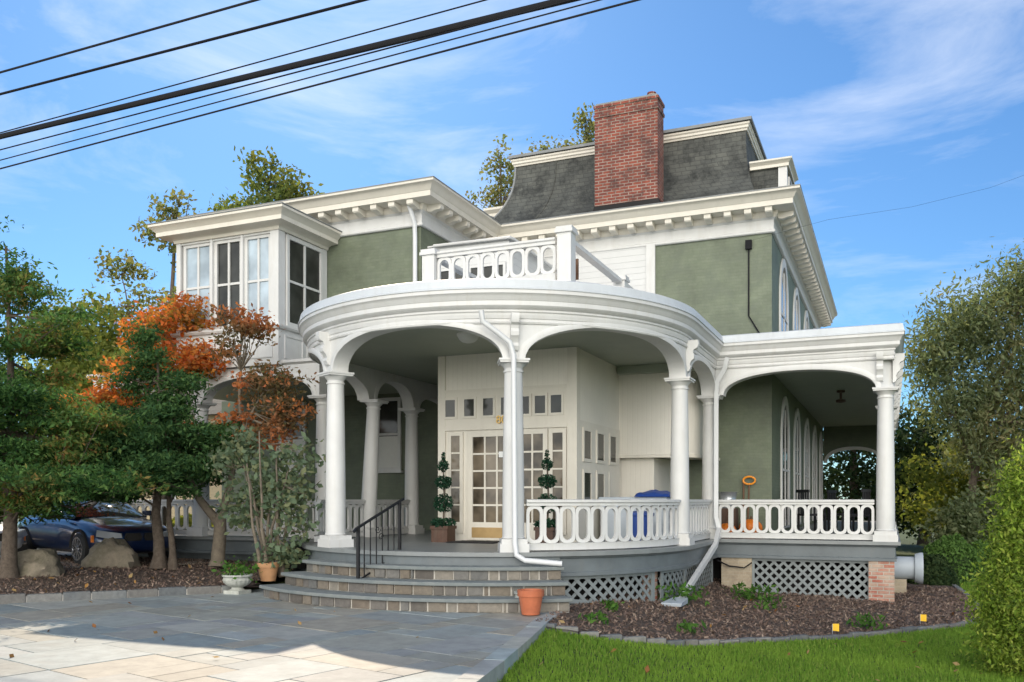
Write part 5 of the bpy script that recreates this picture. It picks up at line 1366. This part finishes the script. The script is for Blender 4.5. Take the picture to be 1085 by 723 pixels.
mound((.9, 23.2, -.45), (.55, .6, .75), 2600, .08, 'ldark', 'loose dark shrub close to the brick pier')
# arborvitae at the right edge
ab = []
for i in range(15):
    u = i / 14; z = .12 + 2.3 * u; r = (.50 - .12 * abs(u - .3)) * (1 - u ** 2.6) ** .8 + .05
    ab.append(((rng.normal() * .04, rng.normal() * .04, z), (r * rng.uniform(.72, 1.1), r * .95, .2)))
tree('arborvitae', (1.42, 11.75, -.40), [([(0, 0, 0), (0, 0, 1.2), (0, 0, 2.4)], .07, .02)], ab, 1300, 32, .08, .05, 'larbor', 'bark', 'bright sunlit arborvitae at the right edge of the lawn', 'tree', None, .4, 1.3, .0, -.8, 60, .22, .01)
# weeds in the mulch
def weed(x, y, r, h, n, label, flower=None):
    z = float(bedz2(np.array(x), np.array(y))); t = empty('weed', (x, y, z), label, 'weed', 'weeds in the right mulch bed')
    C = rng.normal(size=(n, 3)) * np.array([r, r, 0]) * .5; C[:, 2] = rng.random(n) * h
    T, B = leaf_vectors(n, .11, .35, .0, -.8)
    link('leaves', quads_mesh('leaves', C, T, B, M['lweed']), t, (x, y, z))
weed(-3.25, 14.9, .38, .32, 200, 'tall grassy weeds beside the slanting downspout')
weed(-2.45, 17.2, .42, .30, 220, 'clump of weeds at the lattice left of centre')
weed(-1.95, 16.2, .25, .2, 90, 'low weeds in front of the lattice panel')
weed(-.35, 14.5, .22, .22, 90, 'broad green weed near the yellow marker flag at right')
weed(-2.6, 12.4, .2, .14, 60, 'small weed near the middle of the mulch edge')
weed(-3.9, 12.8, .16, .14, 50, 'small weed at the left end of the curved lattice')
weed(-3.7, 11.6, .18, .12, 50, 'little weed next to the orange flowerpot')
def flag(x, y, label):
    z = float(bedz2(np.array(x), np.array(y))); t = empty('marker_flag', (x, y, z), label, 'flag', 'yellow marker flags in the mulch')
    part('stake', MB().tube([(x, y, z), (x, y, z + .16)], .005, 5), M['steel'], t)
    part('flag_sheet', MB().loops([(x, y, z + .06), (x + .09, y + .02, z + .05), (x + .09, y + .02, z + .16), (x, y, z + .16)], [(x, y + .004, z + .06), (x + .09, y + .024, z + .05), (x + .09, y + .024, z + .16), (x, y + .004, z + .16)]), M['yellow'], t, 0)
flag(-.78, 13.62, 'yellow marker flag at the middle of the curved edging'); flag(.42, 15.3, 'yellow marker flag nearer the arborvitae')

# neighbouring house and hedge at the left
nb = empty('neighbour_house', (-26, 31, 0), 'tan clapboard house glimpsed behind the left trees', 'house')
part('wall', MB().box(-34, -20.5, 28, 36, 0, 5.0), M['tanclap'], nb, 0)
part('roof', MB().loops([(-34.4, 27.6, 5), (-34.4, 36.4, 5), (-34.4, 32, 7.5)], [(-20.1, 27.6, 5), (-20.1, 36.4, 5), (-20.1, 32, 7.5)]), M['slate'], nb, 0)
part('corner_board', MB().box(-20.7, -20.46, 27.95, 28.1, 0, 5.0), M['white'], nb, 0)
for x in (-31.5, -28.0, -24.0): lites('window', nb, (x, 27.98, 1.4), (1, 0, 0), 1.1, 1.7, 2, 2)
for i, (x, y, lf, lab) in enumerate(((-18.0, 19.2, 'lyellow', 'yellow sunlit shrub behind the bonnet of the blue car'), (-21.5, 18.5, 'lbg', 'green shrub behind the roof of the blue car'), (-25.5, 15.5, 'lbg', 'green shrub at the far left behind the silver car'), (-28, 11, 'ldark', 'dark shrub beyond the left edge of the bed'))):
    mound((x, y, .2), (1.7, 1.2, 1.5 if i else .95), 3600, .14, lf, lab, 'hedge_shrub', 'shrubs behind the parked cars')

# ================================================================== OVERHEAD WIRES
F_, YH_ = 939.4, 530.0
def pix(px, py, z):
    t_ = (z - 1.6) * F_ / (YH_ - py); k = (px - 542.5) / F_
    return Vector(((fwv.x + rtv.x * k) * t_, (fwv.y + rtv.y * k) * t_, z))
def wire(a, b, r, label, extra=0):
    A, B = pix(*a), pix(*b); d_ = (B - A); pts = []
    for i in range(25):
        u = -1.6 + 3.4 * i / 24; p = A + d_ * u; pts.append(p)
    t = part('power_line', MB().tube(pts, r, 6), M['cable'], None, 60)
    tag(t, label, 'cable', 'overhead cables')
wire((0, 77, 12.6), (272, 0, 12.4), .026, 'topmost thin cable crossing the upper left sky')
wire((0, 100, 12.0), (386, 0, 11.8), .030, 'second cable from the top in the upper left sky')
wire((0, 141, 10.9), (515, 0, 10.9), .014, 'thin wire running just above the thickest cable')
wire((0, 145, 10.6), (600, 0, 10.4), .062, 'thickest cable of the bundle with a rough black sheath')
wire((0, 159, 10.3), (607, 0, 10.2), .015, 'thin wire directly beneath the thickest cable')
wire((0, 170, 10.0), (636, 0, 10.0), .013, 'second lowest thin wire of the bundle')
wire((0, 179, 9.8), (676, 0, 9.8), .018, 'lowest wire of the bundle passing above the sunroom')
sw = part('service_wire', MB().tube([(-2.9, MY - .1, 7.42), (-1.2, MY - 1.0, 7.42), (.4, 20.4, 7.75), (2.0, 22.0, 8.45), (6, 27, 11.0), (14, 37, 17)], .0024, 5), M['cable'], None, 60)
tag(sw, 'thin service wire leaving the right corner of the house', 'cable')

# ================================================================== LIGHT, SKY, CAMERA
SDIR = Vector((-.72, .95, 1.0)).normalized()         # towards the sun
el = math.asin(SDIR.z); az = math.atan2(SDIR.x, SDIR.y)
ld = bpy.data.lights.new('sun', 'SUN'); ld.energy = 2.7; ld.angle = R(.53); ld.color = (1.0, .83, .63)
lo_ = bpy.data.objects.new('sun', ld); COL.objects.link(lo_); lo_.rotation_euler = SDIR.to_track_quat('Z', 'Y').to_euler()
w = bpy.data.worlds.new('World'); scene.world = w; w.use_nodes = True; nt = w.node_tree
bg = nt.nodes['Background']
sky = nt.nodes.new('ShaderNodeTexSky'); sky.sky_type = 'NISHITA'; sky.sun_disc = False
sky.sun_elevation = el; sky.sun_rotation = az; sky.air_density = 1.0; sky.dust_density = .3; sky.ozone_density = 3.0; sky.altitude = 50
tc = nt.nodes.new('ShaderNodeTexCoord')
# wispy clouds: stretched noise over the sky directions
mp_ = nt.nodes.new('ShaderNodeMapping'); mp_.inputs['Scale'].default_value = (1.3, 2.2, 5.5); mp_.inputs['Rotation'].default_value = (R(12), R(-18), R(25))
nt.links.new(tc.outputs['Generated'], mp_.inputs['Vector'])
cn = noise_node(nt, 1.7, 7, .62, mp_.outputs[0]); cn.inputs['Distortion'].default_value = .6
cf = ramp(nt, cn.outputs['Fac'], [(.50, (0, 0, 0)), (.82, (.55, .55, .55))])
sx = nt.nodes.new('ShaderNodeSeparateXYZ'); nt.links.new(tc.outputs['Generated'], sx.inputs[0])
# bright low bank added behind the camera to fill the shaded front and porch
dt = nt.nodes.new('ShaderNodeVectorMath'); dt.operation = 'DOT_PRODUCT'; dt.inputs[1].default_value = (.22, -.97, .06)
nt.links.new(tc.outputs['Generated'], dt.inputs[0])
bf_ = ramp(nt, dt.outputs['Value'], [(.50, (0, 0, 0)), (.95, (1, 1, 1))])
cn2 = noise_node(nt, 2.4, 6, .6, tc.outputs['Generated'])
cb2 = ramp(nt, cn2.outputs['Fac'], [(.35, (.25, .25, .25)), (.6, (1, 1, 1))])
backf = mixc(nt, 1.0, bf_.outputs['Color'], cb2.outputs['Color'], 'MULTIPLY')
c1 = mixc(nt, cf.outputs['Color'], mixc(nt, 1.0, sky.outputs['Color'], (.395, .605, .76), 'MULTIPLY'), (6.2, 6.5, 7.0))
c2_ = mixc(nt, backf, c1, (41, 39, 35.5))
nt.links.new(c2_, bg.inputs['Color']); bg.inputs['Strength'].default_value = .10

cam = bpy.data.cameras.new('camera'); co = bpy.data.objects.new('camera', cam); COL.objects.link(co)
co.location = (0, 0, 1.6); co.rotation_euler = (PI / 2, 0, yaw)
cam.sensor_width = 36; cam.sensor_fit = 'HORIZONTAL'; cam.lens = F_ / 1085 * 36
cam.shift_y = (YH_ - 361.5) / 1085; cam.clip_end = 3000; cam.clip_start = .1
scene.camera = co
scene.render.engine = 'CYCLES'
scene.view_settings.view_transform = 'Standard'; scene.view_settings.look = 'None'
scene.view_settings.exposure = .87; scene.view_settings.gamma = 1
